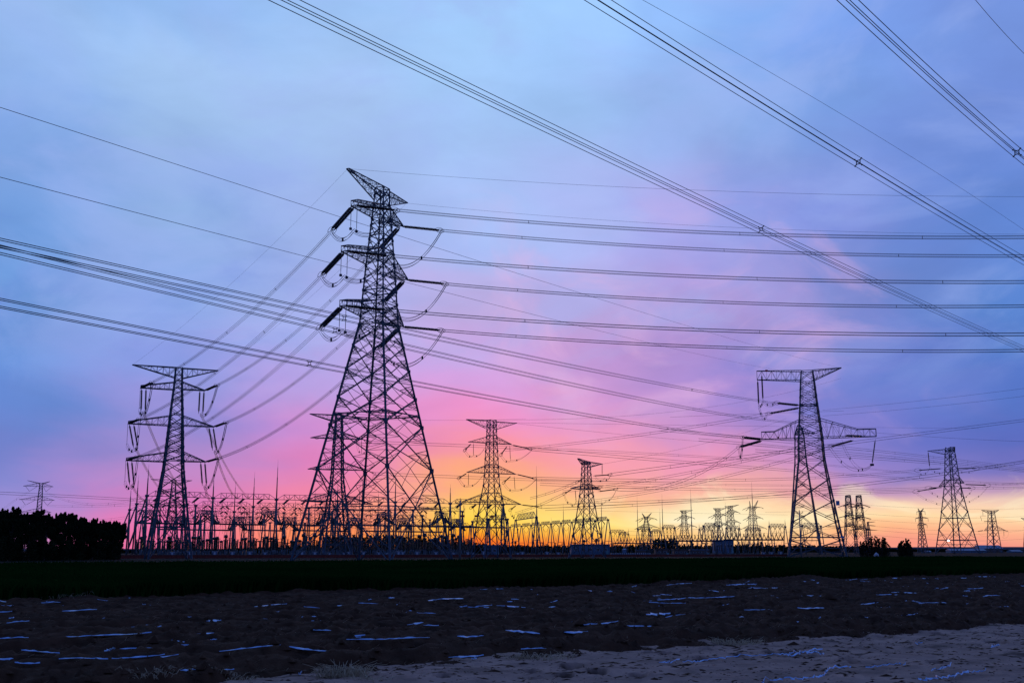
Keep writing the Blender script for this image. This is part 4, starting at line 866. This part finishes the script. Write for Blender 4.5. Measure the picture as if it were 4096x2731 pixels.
gantry([(640, 2060), (820, 2063), (1000, 2066), (1180, 2069), (1360, 2072), (1540, 2075), (1720, 2078)], 22, 'distant lower gantry row behind the three tall ones', (2000, None, None, 1990, None, None, None), r=.4, t=.13, spread=1.7)
gantry([(660, 2082), (800, 2085), (940, 2088), (1080, 2090), (1220, 2092), (1360, 2094), (1500, 2096), (1640, 2098), (1780, 2100), (1880, 2102)], 16, 'farthest low gantry row seen under the busbars', r=.34, t=.12, spread=1.7, bh=1.8)
gantry([(2063, 2080), (2146, 2068)], 15, 'single bay gantry beside the tall mast right of the sunset', r=.30, splay=2.2, bh=2.6, nseg=10, strings=0, t=.12)
gantry([(2040 + 0, 2107), (2086, 2104), (2124, 2101), (2162, 2098), (2204, 2095), (2244, 2092), (2287, 2089), (2333, 2086), (2380, 2082), (2432, 2078)], 14.5, 'long low gantry rising to the right under the slim pylon', r=.28, splay=2.6, bh=1.5, nseg=9, strings=1, spread=2.0, t=.1)
for (x0, x1, y, sp0, sp1, lab) in ((2477, 2514, 2134, 2112, 2110, 'small far gantry left of the horned pylon'), (2551, 2597, 2115, 1977, 2080, 'gantry standing under the far horned pylon'), (2607, 2641, 2124, None, 2030, 'narrow far gantry just right of the horned pylon'), (2651, 2699, 2109, 1975, 2099, 'gantry with its beam high, beside a tall spike'),
        (2797, 2850, 2117, 2093, None, 'gantry left of the close pair of pylons'), (2814, 2876, 2102, None, 2083, 'taller gantry overlapping the left pylon of the pair'), (2905, 2957, 2112, 2008, 2085, 'gantry under the right pylon of the pair'), (2985, 3040, 2117, None, 2100, 'low gantry behind the tall thin mast'),
        (3077, 3141, 2105, 2079, 2075, 'gantry standing just left of the right pylon'), (3208, 3283, 2102, 2070, None, 'gantry seen through the legs of the right pylon'), (2440, 2500, 2126, None, None, 'low far gantry at the end of the long rising one'), (1890, 1950, 2085, None, 2060, 'gantry between the legs of the glowing pylon'), (1955, 2030, 2075, None, None, 'gantry right of the legs of the glowing pylon')):
    gantry([(x0, y), (x1, y + 1)], 13, lab, (sp0, sp1), r=.27, splay=2.2, bh=1.5, nseg=8, strings=3, spread=1.7, t=.1)

# inner portals with cradle, V strings and tubular busbars
def portal(px, py_top, Y, bus_py, label, half=5.2):
    c = P(px, py_top, Y); zb = P(px, bus_py, Y).z; g = gz(c.x, c.y) - .1; root = thing('bus_portal', label, 'bus portal', (c.x, c.y, g), 'inner bus portals')
    dp = Vector((.25, 1, 0)).normalized(); L = 6.5
    for s in (-1, 1):
        p = c + dp * s * L
        for k in (-1, 1): MB().tube([p, Vector((p.x + k * 1.6, p.y, g))], [.3, .36], 6).build('leg', 'pole', root, True)
    mb = MB(); w, h, n = 1.2, 1.9, 9; P0, P1 = c - dp * (L + 1), c + dp * (L + 1); ax = Vector((1, -.25, 0)).normalized() * w
    for s in (-1, 1):
        for z in (0, h): mb.bar(P0 + ax * s + Vector((0, 0, z)), P1 + ax * s + Vector((0, 0, z)), .24)
        for k in range(n):
            a, b2 = P0.lerp(P1, k / n), P0.lerp(P1, (k + 1) / n); mb.bar(a + ax * s, b2 + ax * s + Vector((0, 0, h)), .17); mb.bar(a + ax * s + Vector((0, 0, h)), a + ax * s, .15); mb.bar(a + ax, a - ax, .1); mb.bar(a + ax + Vector((0, 0, h)), b2 - ax + Vector((0, 0, h)), .1)
    mb.build('cradle', 'pole', root)
    for s in (-1, 1):
        for k in (-1, -.33, .33, 1):
            a = c + dp * (k * L) + ax * s * .9; b2 = Vector((c.x + s * half, c.y + k * 3.2, zb + .3)) + Vector((0, 0, 0)); m_ = a.lerp(b2, .5) - Vector((0, 0, .5))
            MB().tube([a, a.lerp(m_, .1), a.lerp(m_, .15), m_, m_.lerp(b2, .9), b2], [.08, .08, .36, .36, .36, .08], 6).build('insulator_string', 'ins', root)
    return c, zb
def bus(px0, px1, py, Y0, Y1, label):
    a, c = P(px0, py, Y0), P(px1, py + 4, Y1); mb = MB(); mb.tube([a, c], .40, 8)
    mb.bar(a + Vector((0, 0, -.1)), a + Vector((-1.2, 0, .3)), .18)
    tag(mb.build('busbar', 'wire', None, True, origin=a), label, 'busbar', 'tubular busbars of the switchyard')
for i, (px, yt, Y) in enumerate(((600, 2057, 540), (830, 2056, 545), (1081, 2057, 550), (1310, 2059, 556), (1537, 2064, 562), (1766, 2063, 568))): portal(px, yt, Y, 2094 + i * 1.6, 'inner portal of the upper busbar row, ' + ('at the far left end', 'second from the left', 'third from the left', 'behind the left legs of the tallest pylon', 'between the legs of the tallest pylon', 'at the right end by the utility pole')[i])
for i, (px, yt, Y) in enumerate(((722, 2082, 610), (952, 2080, 618), (1158, 2082, 626), (1416, 2083, 634), (1615, 2084, 642), (1830, 2088, 650))): portal(px, yt, Y, 2118 + i * 1.2, 'inner portal of the lower busbar row, ' + ('at the far left end', 'second from the left', 'third from the left', 'behind the left legs of the tallest pylon', 'between the legs of the tallest pylon', 'at the right end by the utility pole')[i], 4.6)
for i, (a, c, y, Y) in enumerate(((545, 808, 2091, 540), (852, 1062, 2094, 548), (1106, 1300, 2096, 553), (1335, 1570, 2098, 559), (1600, 1905, 2102, 566))): bus(a, c, y, Y, Y + 5, 'dark horizontal bus tube of the upper row, ' + ('leftmost', 'second from left', 'third from left', 'behind the tallest pylon', 'rightmost')[i])
for i, (a, c, y, Y) in enumerate(((640, 930, 2116, 612), (968, 1136, 2118, 620), (1170, 1400, 2120, 628), (1440, 1770, 2123, 640), (1780, 2030, 2106, 600))): bus(a, c, y, Y, Y + 5, 'dark horizontal bus tube of the lower row, ' + ('leftmost', 'second from left', 'third from left', 'behind the tallest pylon', 'rightmost')[i])
def bus_rack(px0, px1, py, Y, label, nv):
    a, c = P(px0, py, Y), P(px1, py, Y); g = gz(a.x, a.y) - .1; root = thing('bus_rack', label, 'bus rack', (a.x, a.y, g), 'low bus racks')
    MB().tube([a, c], .32, 8).build('busbar', 'wire', root, True)
    for k in range(nv):
        p = a.lerp(c, (k + .5) / nv); mb = MB()
        for s in (-1, 1): mb.string(p, p + Vector((s * 1.1, 0, 2.9 + random.uniform(-.3, .3))), .17, 0)
        mb.build('insulator', 'ins', root)
        if k % 3 == 0: MB().tube([p, Vector((p.x, p.y, g))], [.16, .2], 6).build('post', 'pole', root, True)
bus_rack(2657, 2890, 2163, 520, 'long low bus rack with V insulators left of the tall thin mast', 17)
bus_rack(2895, 3138, 2158, 500, 'long low bus rack with V insulators reaching the right pylon', 15)
bus_rack(2455, 2650, 2172, 620, 'shorter low bus rack under the far horned pylon', 14)

# switchgear posts
def proto_post(kind):
    root = bpy.data.objects.new(('insulator_post', 'current_transformer', 'breaker_pole')[kind], None); COL.objects.link(root)
    if kind == 0:
        MB().tube([(0, 0, 0), (0, 0, 2.4)], [.22, .18], 6).build('support', 'pole', root, True); MB().string((0, 0, 2.3), (0, 0, 6.6), .46, 12).build('insulator', 'ins', root); MB().box((0, 0, 6.7), (1.1, .7, .3)).build('cap', 'wire', root)
    elif kind == 1:
        mb = MB(); mb.box((0, 0, 1.0), (.8, .8, 2.0)); mb.box((0, 0, 2.1), (1.1, 1.1, .4)); mb.build('support', 'pole', root); MB().string((0, 0, 2.2), (0, 0, 7.0), .66, 13).build('insulator', 'ins', root)
        MB().tube([(0, 0, 6.8), (0, 0, 7.0), (0, 0, 7.9), (0, 0, 8.2)], [.4, .72, .72, .3], 8).build('head', 'ins', root, True)
    else:
        mb = MB()
        for x in (-.5, .5): mb.bar((x, 0, 0), (x, 0, 2.5), .2)
        mb.bar((-.8, 0, 2.5), (.8, 0, 2.5), .3); mb.build('support', 'pole', root); MB().string((0, 0, 2.5), (0, 0, 5.4), .5, 9).build('insulator', 'ins', root)
        mb = MB(); mb.tube([(-1.5, 0, 5.9), (-1.2, 0, 5.7), (1.2, 0, 5.7), (1.5, 0, 5.9)], .22, 6); mb.bar((0, 0, 5.3), (0, 0, 5.7), .4); mb.build('interrupter', 'ins', root)
    return root
PR = [proto_post(k) for k in range(3)]; first = [True] * 3
LB = ('slender dark insulator post on a grey tube in the switchyard', 'thick black ribbed current transformer column in the switchyard', 'dark breaker pole with horizontal head in the switchyard')
CT = ('insulator post', 'current transformer', 'circuit breaker'); GR = ('slender insulator posts in the switchyard', 'thick transformer columns in the switchyard', 'breaker poles in the switchyard')
def place_post(kind, x, y, sc):
    o = PR[kind] if first[kind] else copy_tree(PR[kind]); first[kind] = False
    o.location = (x, y, gz(x, y) - .05); o.rotation_euler.z = random.uniform(-.3, .3); o.scale = (sc * 1.05, sc * 1.05, sc); tag(o, LB[kind], CT[kind], GR[kind])
px = 545.0
while px < 1880:                           # front rows, clustered in threes
    for _ in range(random.choice((2, 3, 3, 4))):
        k = random.choices((0, 1, 2), (.58, .32, .10))[0]; Y = random.choice((455, 475, 500, 520, 545)); p = P(px, 2200, Y); place_post(k, p.x, p.y, random.uniform(.78, 1.15)); px += random.uniform(3.2, 7)
    px += random.uniform(0, 6)
px = 2050.0
while px < 3130:
    k = random.choices((0, 1, 2), (.6, .2, .2))[0]; Y = random.choice((480, 520, 580, 640)); p = P(px, 2200, Y); place_post(k, p.x, p.y, random.uniform(.55, .95)); px += random.uniform(7, 20)
# control cabinets
cab = None
def cabinet(x, y, s):
    global cab
    if cab is None:
        cab = bpy.data.objects.new('control_cabinet', None); COL.objects.link(cab); MB().box((0, 0, .85), (1.5, .8, 1.3)).build('body', 'bwall', cab); mb = MB(); mb.box((0, 0, 1.56), (1.75, 1.0, .12)); mb.build('roof', 'white', cab)
        mb = MB(); mb.box((0, 0, .1), (1.3, .6, .2)); mb.build('plinth', 'conc', cab); MB().box((.05, -.415, .9), (.66, .03, 1.0)).build('door', 'white', cab); o = cab
    else: o = copy_tree(cab)
    o.location = (x, y, gz(x, y) - .05); o.scale = (s, s, s); tag(o, 'pale blue control cabinet with white roof behind the red wall', 'control cabinet', 'control cabinets behind the red wall')
for q in (1206, 1262, 1320, 1378, 1394, 1456, 1518, 1547, 1597, 1610, 1668, 1670 + 76, 1816, 1874, 1880 + 10, 1935, 2070, 2090, 2190, 2230, 862, 930, 1000, 1061, 760, 690, 3053, 3086, 3120):
    p = P(q + random.uniform(-3, 3), 2215, random.uniform(428, 452)); cabinet(p.x, p.y, random.uniform(.8, 1.15))

# buildings
def building(x0, x1, yt, Y, label, dep=8, wall='bwall', roof='roof', nwin=4, door=True, gable=0.0, name='control_house', cat='building', base=None):
    a, c = P(x0, yt, Y), P(x1, yt, Y); g = gz(a.x, Y) - .3; h = max(a.z - g, 1.2); w = c.x - a.x; cx = (a.x + c.x) / 2; cy = Y + dep / 2; root = thing(name, label, cat, (cx, cy, g))
    MB().box((cx, cy, g + h / 2), (w, dep, h)).build('wall', wall, root)
    mb = MB()
    if gable: 
        x_0, x_1, y0, y1 = cx - w / 2 - .3, cx + w / 2 + .3, Y - .4, Y + dep + .4; zt = g + h + .05
        for (p, q, r_, s) in (((x_0, y0, zt), (x_1, y0, zt), (x_1, cy, zt + gable), (x_0, cy, zt + gable)), ((x_0, cy, zt + gable), (x_1, cy, zt + gable), (x_1, y1, zt), (x_0, y1, zt))): mb.poly((p, q, r_, s))
        mb.poly(((x_0, y0, zt), (x_0, cy, zt + gable), (x_0, y1, zt))); mb.poly(((x_1, y0, zt), (x_1, y1, zt), (x_1, cy, zt + gable))); mb.poly(((x_0, y1, zt), (x_1, y1, zt), (x_1, y0, zt), (x_0, y0, zt)))
    else: mb.box((cx, cy, g + h + .15), (w + .5, dep + .5, .3))
    mb.build('roof', roof, root)
    for k in range(nwin):
        x = a.x + w * (k + .6) / (nwin + .2); f = MB().box((x, Y - .02, g + h * .58), (min(1.4, w / nwin * .5), .08, h * .26)).build('window', 'white', root); MB().box((x, Y - .07, g + h * .58), (min(1.2, w / nwin * .42), .05, h * .22)).build('pane', 'glass', f)
    if door: MB().box((a.x + w * .93, Y - .03, g + h * .24), (.95, .1, h * .46)).build('door', 'kelp', root)
building(2285, 2440, 2178, 500, 'low pale blue control house under the slim pylon', 9, nwin=5)
building(1935, 1994, 2184, 470, 'small pale blue control house between the glowing pylon legs', 6, nwin=2)
building(2862, 2934, 2160, 690, 'taller pale blue building behind the right hand switchyard', 12, nwin=5)
building(2622, 2674, 2196, 480, 'small brown building left of the low bus racks', 6, 'bdark', 'bdark', 2)
building(2696, 2752, 2198, 485, 'long low brown building under the bus rack', 6, 'bdark', 'bdark', 3)
building(2766, 2836, 2199, 490, 'dark flat shed right of the long low brown building', 6, 'bdark', 'roof', 3)
building(3804, 3945, 2201, 800, 'long low pale blue shed at the foot of the right edge pylon', 10, nwin=6, gable=1.2, name='shed')
building(3920, 4012, 2193, 860, 'wide shed with pale blue gable roof near the right edge', 14, 'bdark', 'roof', 4, gable=2.6, name='shed')
building(4050, 4090, 2204, 840, 'pale blue shed touching the right edge of the picture', 10, nwin=2, gable=1.0, name='shed')
building(3707, 3724, 2206, 780, 'tiny pale blue hut left of the right edge pylon', 5, nwin=1, name='shed', gable=.6)
p = P(2498, 2214, 470); g = gz(p.x, p.y)
t = thing('water_tank', 'round pale tank with domed lid beyond the red wall', 'tank', (p.x, p.y, g)); MB().tube([p * 1 + Vector((0, 0, g - p.z)), Vector((p.x, p.y, g + 2.4))], .85, 14).build('shell', 'bwall', t, True); MB().tube([(p.x, p.y, g + 2.4), (p.x, p.y, g + 2.7), (p.x, p.y, g + 2.95)], [1.0, .75, .1], 14).build('lid', 'white', t, True)
t = thing('equipment_box', 'long dark equipment box with pale lid right of the round tank', 'equipment box', P(2565, 2214, 470)); q = P(2562, 2203, 470); MB().box((q.x, q.y, q.z - .6), (4.4, 2, 1.9)).build('body', 'bdark', t); MB().box((q.x, q.y, q.z + .45), (4.7, 2.3, .2)).build('lid', 'bwall', t)
a, c = P(2446, 2211, 445), P(2600, 2211, 450); t = thing('panel_fence', 'low pale blue panel fence just behind the red wall', 'fence', (a.x, a.y, gz(a.x, a.y)))
MB().bar(Vector((a.x, a.y, gz(a.x, a.y) + .5)), Vector((c.x, c.y, gz(c.x, c.y) + .5)), .12, .95).build('panel', 'bwall', t)
for k in range(19): q = a.lerp(c, k / 18); MB().box((q.x, q.y - .1, gz(q.x, q.y) + .55), (.22, .22, 1.25)).build('post', 'white', t)
# tall free lightning masts
for px, yt, Y, lab in ((2146, 1863, 500, 'tall lightning mast right of the glowing pylon'), (2253, 2011, 620, 'thin lightning mast left of the slim pylon'), (2405, 1993, 560, 'thin lightning mast just right of the slim pylon'), (2762, 1955, 520, 'tall leaning thin mast crossing the flat topped far pylon'), (3006, 1927, 500, 'tall thin mast crossing the horned far pylon'),
        (2128, 2068 - 30, 640, 'faint thin mast beside the tall lightning mast'), (2205, 2067, 680, 'short faint mast over the long rising gantry'), (1263, 1950, 560, 'thin mast behind the left legs of the tallest pylon'), (2005, 1940, 480, 'tube mast right of the glowing pylon body'), (1441, 1905, 600, 'thin mast between the legs of the tallest pylon'), (1345, 1920, 520, 'short tube mast at the left legs of the tallest pylon')):
    b0 = P(px, 2215, Y); top = P(px, yt, Y); g = gz(b0.x, Y) - .1; B = Vector((b0.x, Y, g)); h = top.z - g; t = thing('lightning_mast', lab, 'lightning mast', B, 'lightning masts'); B.x = top.x
    MB().tube([B, B + Vector((0, 0, h * .5)), B + Vector((0, 0, h * .505)), B + Vector((0, 0, h * .84)), B + Vector((0, 0, h * .85)), B + Vector((0, 0, h))], [.32, .24, .19, .13, .06, .03], 7).build('shaft', 'pole', t, True)
    mb = MB()
    for k in range(3): aa = k * 2.09; mb.bar(B + Vector((math.cos(aa) * 1.3, math.sin(aa) * 1.3, 0)), B + Vector((0, 0, h * .22)), .2)
    mb.build('brace', 'pole', t)
# utility poles
for px, yt, Y, lab in ((1841, 2000, 222, 'grey concrete utility pole with a red plate right of the tallest pylon'), (3197, 2043, 322, 'concrete utility pole in front of the right pylon')):
    b0 = P(px, 2243, Y); g = gz(b0.x, Y) - .2; tp = P(px, yt, Y); h = tp.z - g; t = thing('utility_pole', lab, 'utility pole', (tp.x, Y, g), 'utility poles')
    MB().tube([(tp.x, Y, g), (tp.x, Y, tp.z)], [.24, .15], 9).build('pole', 'conc', t, True); ca = MB(); ca.bar((tp.x - 1.1, Y, tp.z - .5), (tp.x + 1.1, Y, tp.z - .5), .14); ca.bar((tp.x - .8, Y, tp.z - .5), (tp.x, Y, tp.z - 1.2), .08); ca.bar((tp.x + .8, Y, tp.z - .5), (tp.x, Y, tp.z - 1.2), .08); ca.build('crossarm', 'steel', t)
    for k in (-1, 0, 1): MB().string((tp.x + k, Y, tp.z - .45 + (.45 if k == 0 else 0)), (tp.x + k, Y, tp.z + (.45 if k == 0 else 0)), .12, 3).build('insulator', 'ins', t)
    if px < 2000: q = P(1851, 2063, Y - .3); MB().box(q, (.75, .08, .42)).build('number_plate', 'red', t)
for px, py in ((1906, 2063), (1968, 2065)): MB().box(P(px, py, 338), (1.15, .1, .6)).build('number_plate', 'red', T4.root)
lampm = bpy.data.materials.new('lit lamp'); lampm.use_nodes = True; e = lampm.node_tree.nodes['Principled BSDF']; e.inputs['Emission Color'].default_value = (.9, .95, 1, 1); e.inputs['Emission Strength'].default_value = 6
q = P(3794, 2161, 628); lp = MB().box(q + Vector((0, .3, .25)), (1.6, .5, .5)).build('lamp', 'cap', T6.root); MB().tube([q - Vector((.6, 0, 0)), q + Vector((-.3, 0, 0)), q + Vector((.3, 0, 0)), q + Vector((.6, 0, 0))], [.2, .42, .42, .2], 10).build('lamp_glass', lampm, lp, True)
# red brick wall
W0, W1 = P(462, 2219, 322), P(3160, 2216, 432); t = thing('brick_wall', 'long low dark red brick wall in front of the substation', 'wall', (W0.x, W0.y, gz(W0.x, W0.y)))
zt = lambda p, k: P(*proj((p.x, p.y, -.3)), p.y).z
def wall_top(k): return (1 - k) * W0.z + k * W1.z
nB = 64; mbw, mbc = MB(), MB()
for k in range(nB):
    a, c = W0.lerp(W1, k / nB), W0.lerp(W1, (k + 1) / nB); ga, gc = gz(a.x, a.y), gz(c.x, c.y); A_, C_ = Vector((a.x, a.y, (ga - .3 + a.z) / 2)), Vector((c.x, c.y, (gc - .3 + c.z) / 2))
    mbw.bar(A_, C_, .24, a.z - ga + .3)
    mbc.bar(Vector((a.x, a.y, a.z + .05)), Vector((c.x, c.y, c.z + .05)), .36, .1)
    if k % 2 == 0 and k // 2 < 32: MB().box((a.x, a.y - .05, (a.z + ga - .3) / 2 + .06), (.42, .46, a.z - ga + .4)).build('pillar', 'brick', t)
mbw.build('wall_panel', 'brick', t); mbc.build('coping', 'cope', t)

# ------------------------------------------------------------------ trees
def leaves(cent, rad, count, size, lean=(0, 0), seed=0, shape=1.0):
    cent = np.asarray(cent); rad = np.asarray(rad); k = RNG.integers(0, len(cent), count); d = RNG.normal(size=(count, 3)); d /= np.linalg.norm(d, axis=1)[:, None]
    p = cent[k] + d * rad[k] * (RNG.random(count) ** .42)[:, None]
    n = RNG.normal(size=(count, 3)); n /= np.linalg.norm(n, axis=1)[:, None]; u = np.cross(n, RNG.normal(size=(count, 3))); u /= np.linalg.norm(u, axis=1)[:, None]; w = np.cross(n, u)
    s = size * (.6 + .8 * RNG.random(count))[:, None]
    return np.stack([p - u * s, p + w * s * .55, p + u * s, p - w * s * .55], 1)
def tree(x, y, H, R, label, name='poplar_tree', cat='tree', group='trees of the left row', zlow=.12, leaf='leaf', count=2600, size=.20, column=True, lean=.3, trunk=True):
    g = gz(x, y); t = thing(name, label, cat, (x, y, g), group); nl = int(18 + H * 2.2); ce, ra = [], []; mb = MB()
    tr = [Vector((x, y, g - .1)), Vector((x + .1, y, g + H * .4)), Vector((x + lean * .4, y, g + H * .9))]; mb.tube(tr, [.05 + H * .014, .04 + H * .008, .03], 7)
    for k in range(nl):
        f = zlow + (1 - zlow) * (k + .5) / nl; rr = R * (math.sin(math.pi * min(1, (f * .93 + .10))) ** .45 if column else math.sin(math.pi * (.12 + .80 * f)) ** .7); a = random.random() * 6.283; d = rr * random.uniform(.2, .85)
        c = Vector((x + math.cos(a) * d + lean * f * f, y + math.sin(a) * d, g + H * f * .97 - .25)); ce.append(tuple(c)); q = R * random.uniform(.26, .48) * (1.2 - .8 * f); ra.append((q, q, q * random.uniform(1.0, 1.6)))
        st = Vector((x + lean * f * .3, y, max(g + H * f * .75 - .4, g + .3))); mb.tube([st, st.lerp(c, .6) + Vector((0, 0, .15)), c], [.05, .03, .012], 4)
        if f > .6:
            for _ in range(4): c2 = c + Vector((random.uniform(-.9, 1.1), random.uniform(-.4, .4), random.uniform(.0, .7))); ce.append(tuple(c2)); ra.append((.2, .18, .5))
    if trunk: mb.build('trunk', 'bark', t)
    v = leaves(ce, ra, count, size); o = raw_mesh('crown', (v.reshape(-1, 3) - np.array((x, y, g))), np.arange(len(v) * 4), leaf, 4); o.parent = t
LT = [(-30, 2050), (-8, 2040), (18, 2042), (36, 2029), (57, 2056), (80, 2048), (108, 2052), (131, 2040), (150, 2062), (176, 2056), (200, 2070), (222, 2058), (248, 2052), (272, 2058), (296, 2072), (316, 2070), (340, 2078), (364, 2071), (388, 2086), (408, 2082), (430, 2092), (446, 2088), (462, 2092), (470, 2100)]
for k, (px, yt) in enumerate(LT):
    Y = 228 + 1.6 * k + (k % 3) * 5; b0 = P(px, 2235, Y); g = gz(b0.x, Y); H = (P(px, yt, Y).z - g) * random.uniform(.94, 1.02)
    tree(b0.x, Y, H, random.uniform(2.2, 2.9) if k < 22 else 1.5, ('cut off by the left edge', 'at the left edge', 'right of the left edge tree', 'the tallest spire near the left edge', 'between the tallest spire and its neighbour', 'under the pylon horns at left', 'just left of the horned pylon', 'in front of the horned pylon leg', 'right of the horned pylon leg', 'short one right of the horned pylon', 'low crown before the gap', 'first of the ragged middle group', 'broad ragged one of the middle group', 'right one of the middle group', 'low one after the middle group', 'wispy one left of the right dip', 'in the right dip of the row', 'thin spire right of the dip', 'flat crowned one near the right end', 'fourth from the right end', 'third from the right end', 'second from the right end', 'at the right end of the row', 'small one closing the right end')[k].join(('dark leafy tree of the left row, ', '')), count=17000, size=.16, lean=random.uniform(.1, .7), zlow=.04)
def bush(x0, x1, yt, Y, label, n):
    for k in range(1):
        a, c = P(x0, 2212, Y), P(x1, 2212, Y); g = gz(a.x, Y); H = P(x0, yt, Y).z - g; t = thing('bush', label, 'bush', ((a.x + c.x) / 2, Y, g), 'bushes at the right'); ce, ra = [], []; mb = MB()
        for _ in range(n):
            f = random.random(); x = a.x + (c.x - a.x) * random.uniform(.03, .97); hh = H * (.62 + .38 * math.sin(math.pi * (x - a.x) / (c.x - a.x)) ** .5) * random.uniform(.72, 1.04); y = Y + random.uniform(-2, 2); mb.tube([(x * .6 + (a.x + c.x) * .2, y, g - .1), (x, y, g + hh * .9)], [.14, .02], 5)
            for q in np.linspace(.06, .98, 9): ce.append((x + random.gauss(0, .25), y + random.gauss(0, .4), g + hh * q)); w = (1.05 - .8 * q) * .95; ra.append((w, w, w * 1.3))
        mb.build('trunk', 'bark', t); v = leaves(ce, ra, 11000, .2); o = raw_mesh('crown', v.reshape(-1, 3) - np.array(t.location), np.arange(len(v) * 4), 'leaf2', 4); o.parent = t
bush(3440, 3566, 2146, 420, 'wide dark bush right of the right pylon', 30)
bush(3598, 3655, 2154, 425, 'narrow dark bush standing alone right of the wide one', 15)
def wood(segs, label, size=.5):
    ce, ra = [], []
    for x0, x1, y0, y1, Y in segs:
        n = int((x1 - x0) / 5); 
        for k in range(n):
            px = x0 + (x1 - x0) * (k + random.random()) / n; yt = y0 + (y1 - y0) * (px - x0) / (x1 - x0); yy = Y + random.uniform(-15, 25); b0 = P(px, 2213, yy); g = gz(b0.x, yy); H = (P(px, yt, yy).z - g) * random.uniform(.72, 1.06)
            for q in np.linspace(.05, 1, 9): ce.append((b0.x + random.gauss(0, .5), yy + random.gauss(0, 1), g + H * q)); w = 1.5 * (1.05 - .7 * q) + .3; ra.append((w, w, w * 1.1))
    v = leaves(ce, ra, 115 * len(ce) // 9 * 2, size); o = raw_mesh('distant_wood', v.reshape(-1, 3), np.arange(len(v) * 4), 'leaf', 4); tag(o, label, kind='stuff')
wood([(1290, 1390, 2150, 2136, 690), (1390, 1560, 2146, 2144, 690), (1560, 1760, 2140, 2162, 690), (1760, 1960, 2170, 2178, 700), (1960, 2300, 2180, 2186, 800), (470, 900, 2203, 2200, 720), (900, 1270, 2200, 2180, 720)], 'dark wood behind the substation under the sunset')
wood([(2380, 2600, 2186, 2178, 820), (2612, 2712, 2158, 2154, 700), (2712, 2960, 2184, 2182, 760), (2960, 3160, 2181, 2183, 760), (3160, 3450, 2180, 2188, 900), (3450, 3800, 2194, 2196, 1000), (3800, 4150, 2198, 2200, 1100)], 'low dark tree belt behind the right hand yard')
p = P(3505, 2213, 400); g = gz(p.x, p.y); mb = MB(); mb.tube([(p.x - .9, p.y, g), (p.x - .4, p.y, g + .5), (p.x, p.y, g + .95), (p.x + .5, p.y, g + .5), (p.x + .9, p.y, g)], [.15, .5, .62, .45, .1], 9); tag(mb.build('tarpaulin_bundle', 'white', None, True, origin=(p.x, p.y, g)), 'small pale tarpaulin bundle at the foot of the wide bush', 'tarpaulin')
def hills():
    v, f = [], []; N = 90
    for k in range(N):
        x = -1200 + 2400 * k / (N - 1); h = 2.0 + 2.6 * float(sst(np.array(x), 200, 700)) + 1.0 * float(vnoise(np.array(x * .006), np.array(0.0), 51)) + .8 * float(vnoise(np.array(x * .04), np.array(1.0), 52))
        for y, z in ((1500, -2), (1580, h * .75), (1680, h), (1900, -3)): v.append((x, y, z))
    for k in range(N - 1):
        for j in range(3): a = k * 4 + j; f.append((a, a + 4, a + 5, a + 1))
    o = raw_mesh('hills', v, f, 'hill', 4); tag(o, kind='structure')
hills()
def verge():                             # pale dead grass along the track behind the wheat
    c = 1500; x = RNG.uniform(-52, 40, c); y = 208 + RNG.normal(0, 2.2, c); z = np.array([gz(a, b_) for a, b_ in zip(x, y)]) - .03; h = RNG.uniform(.05, .32, c) * (RNG.random(c) ** .6); l = RNG.normal(0, .12, c)
    v = np.stack([np.stack([x - .04, y, z], -1), np.stack([x + .04, y, z], -1), np.stack([x + l, y, z + h], -1)], 1)
    tag(raw_mesh('dry_verge', v, np.arange(c * 3), 'straw', 3), 'pale dead grass along the far edge of the wheat', kind='stuff')
verge()
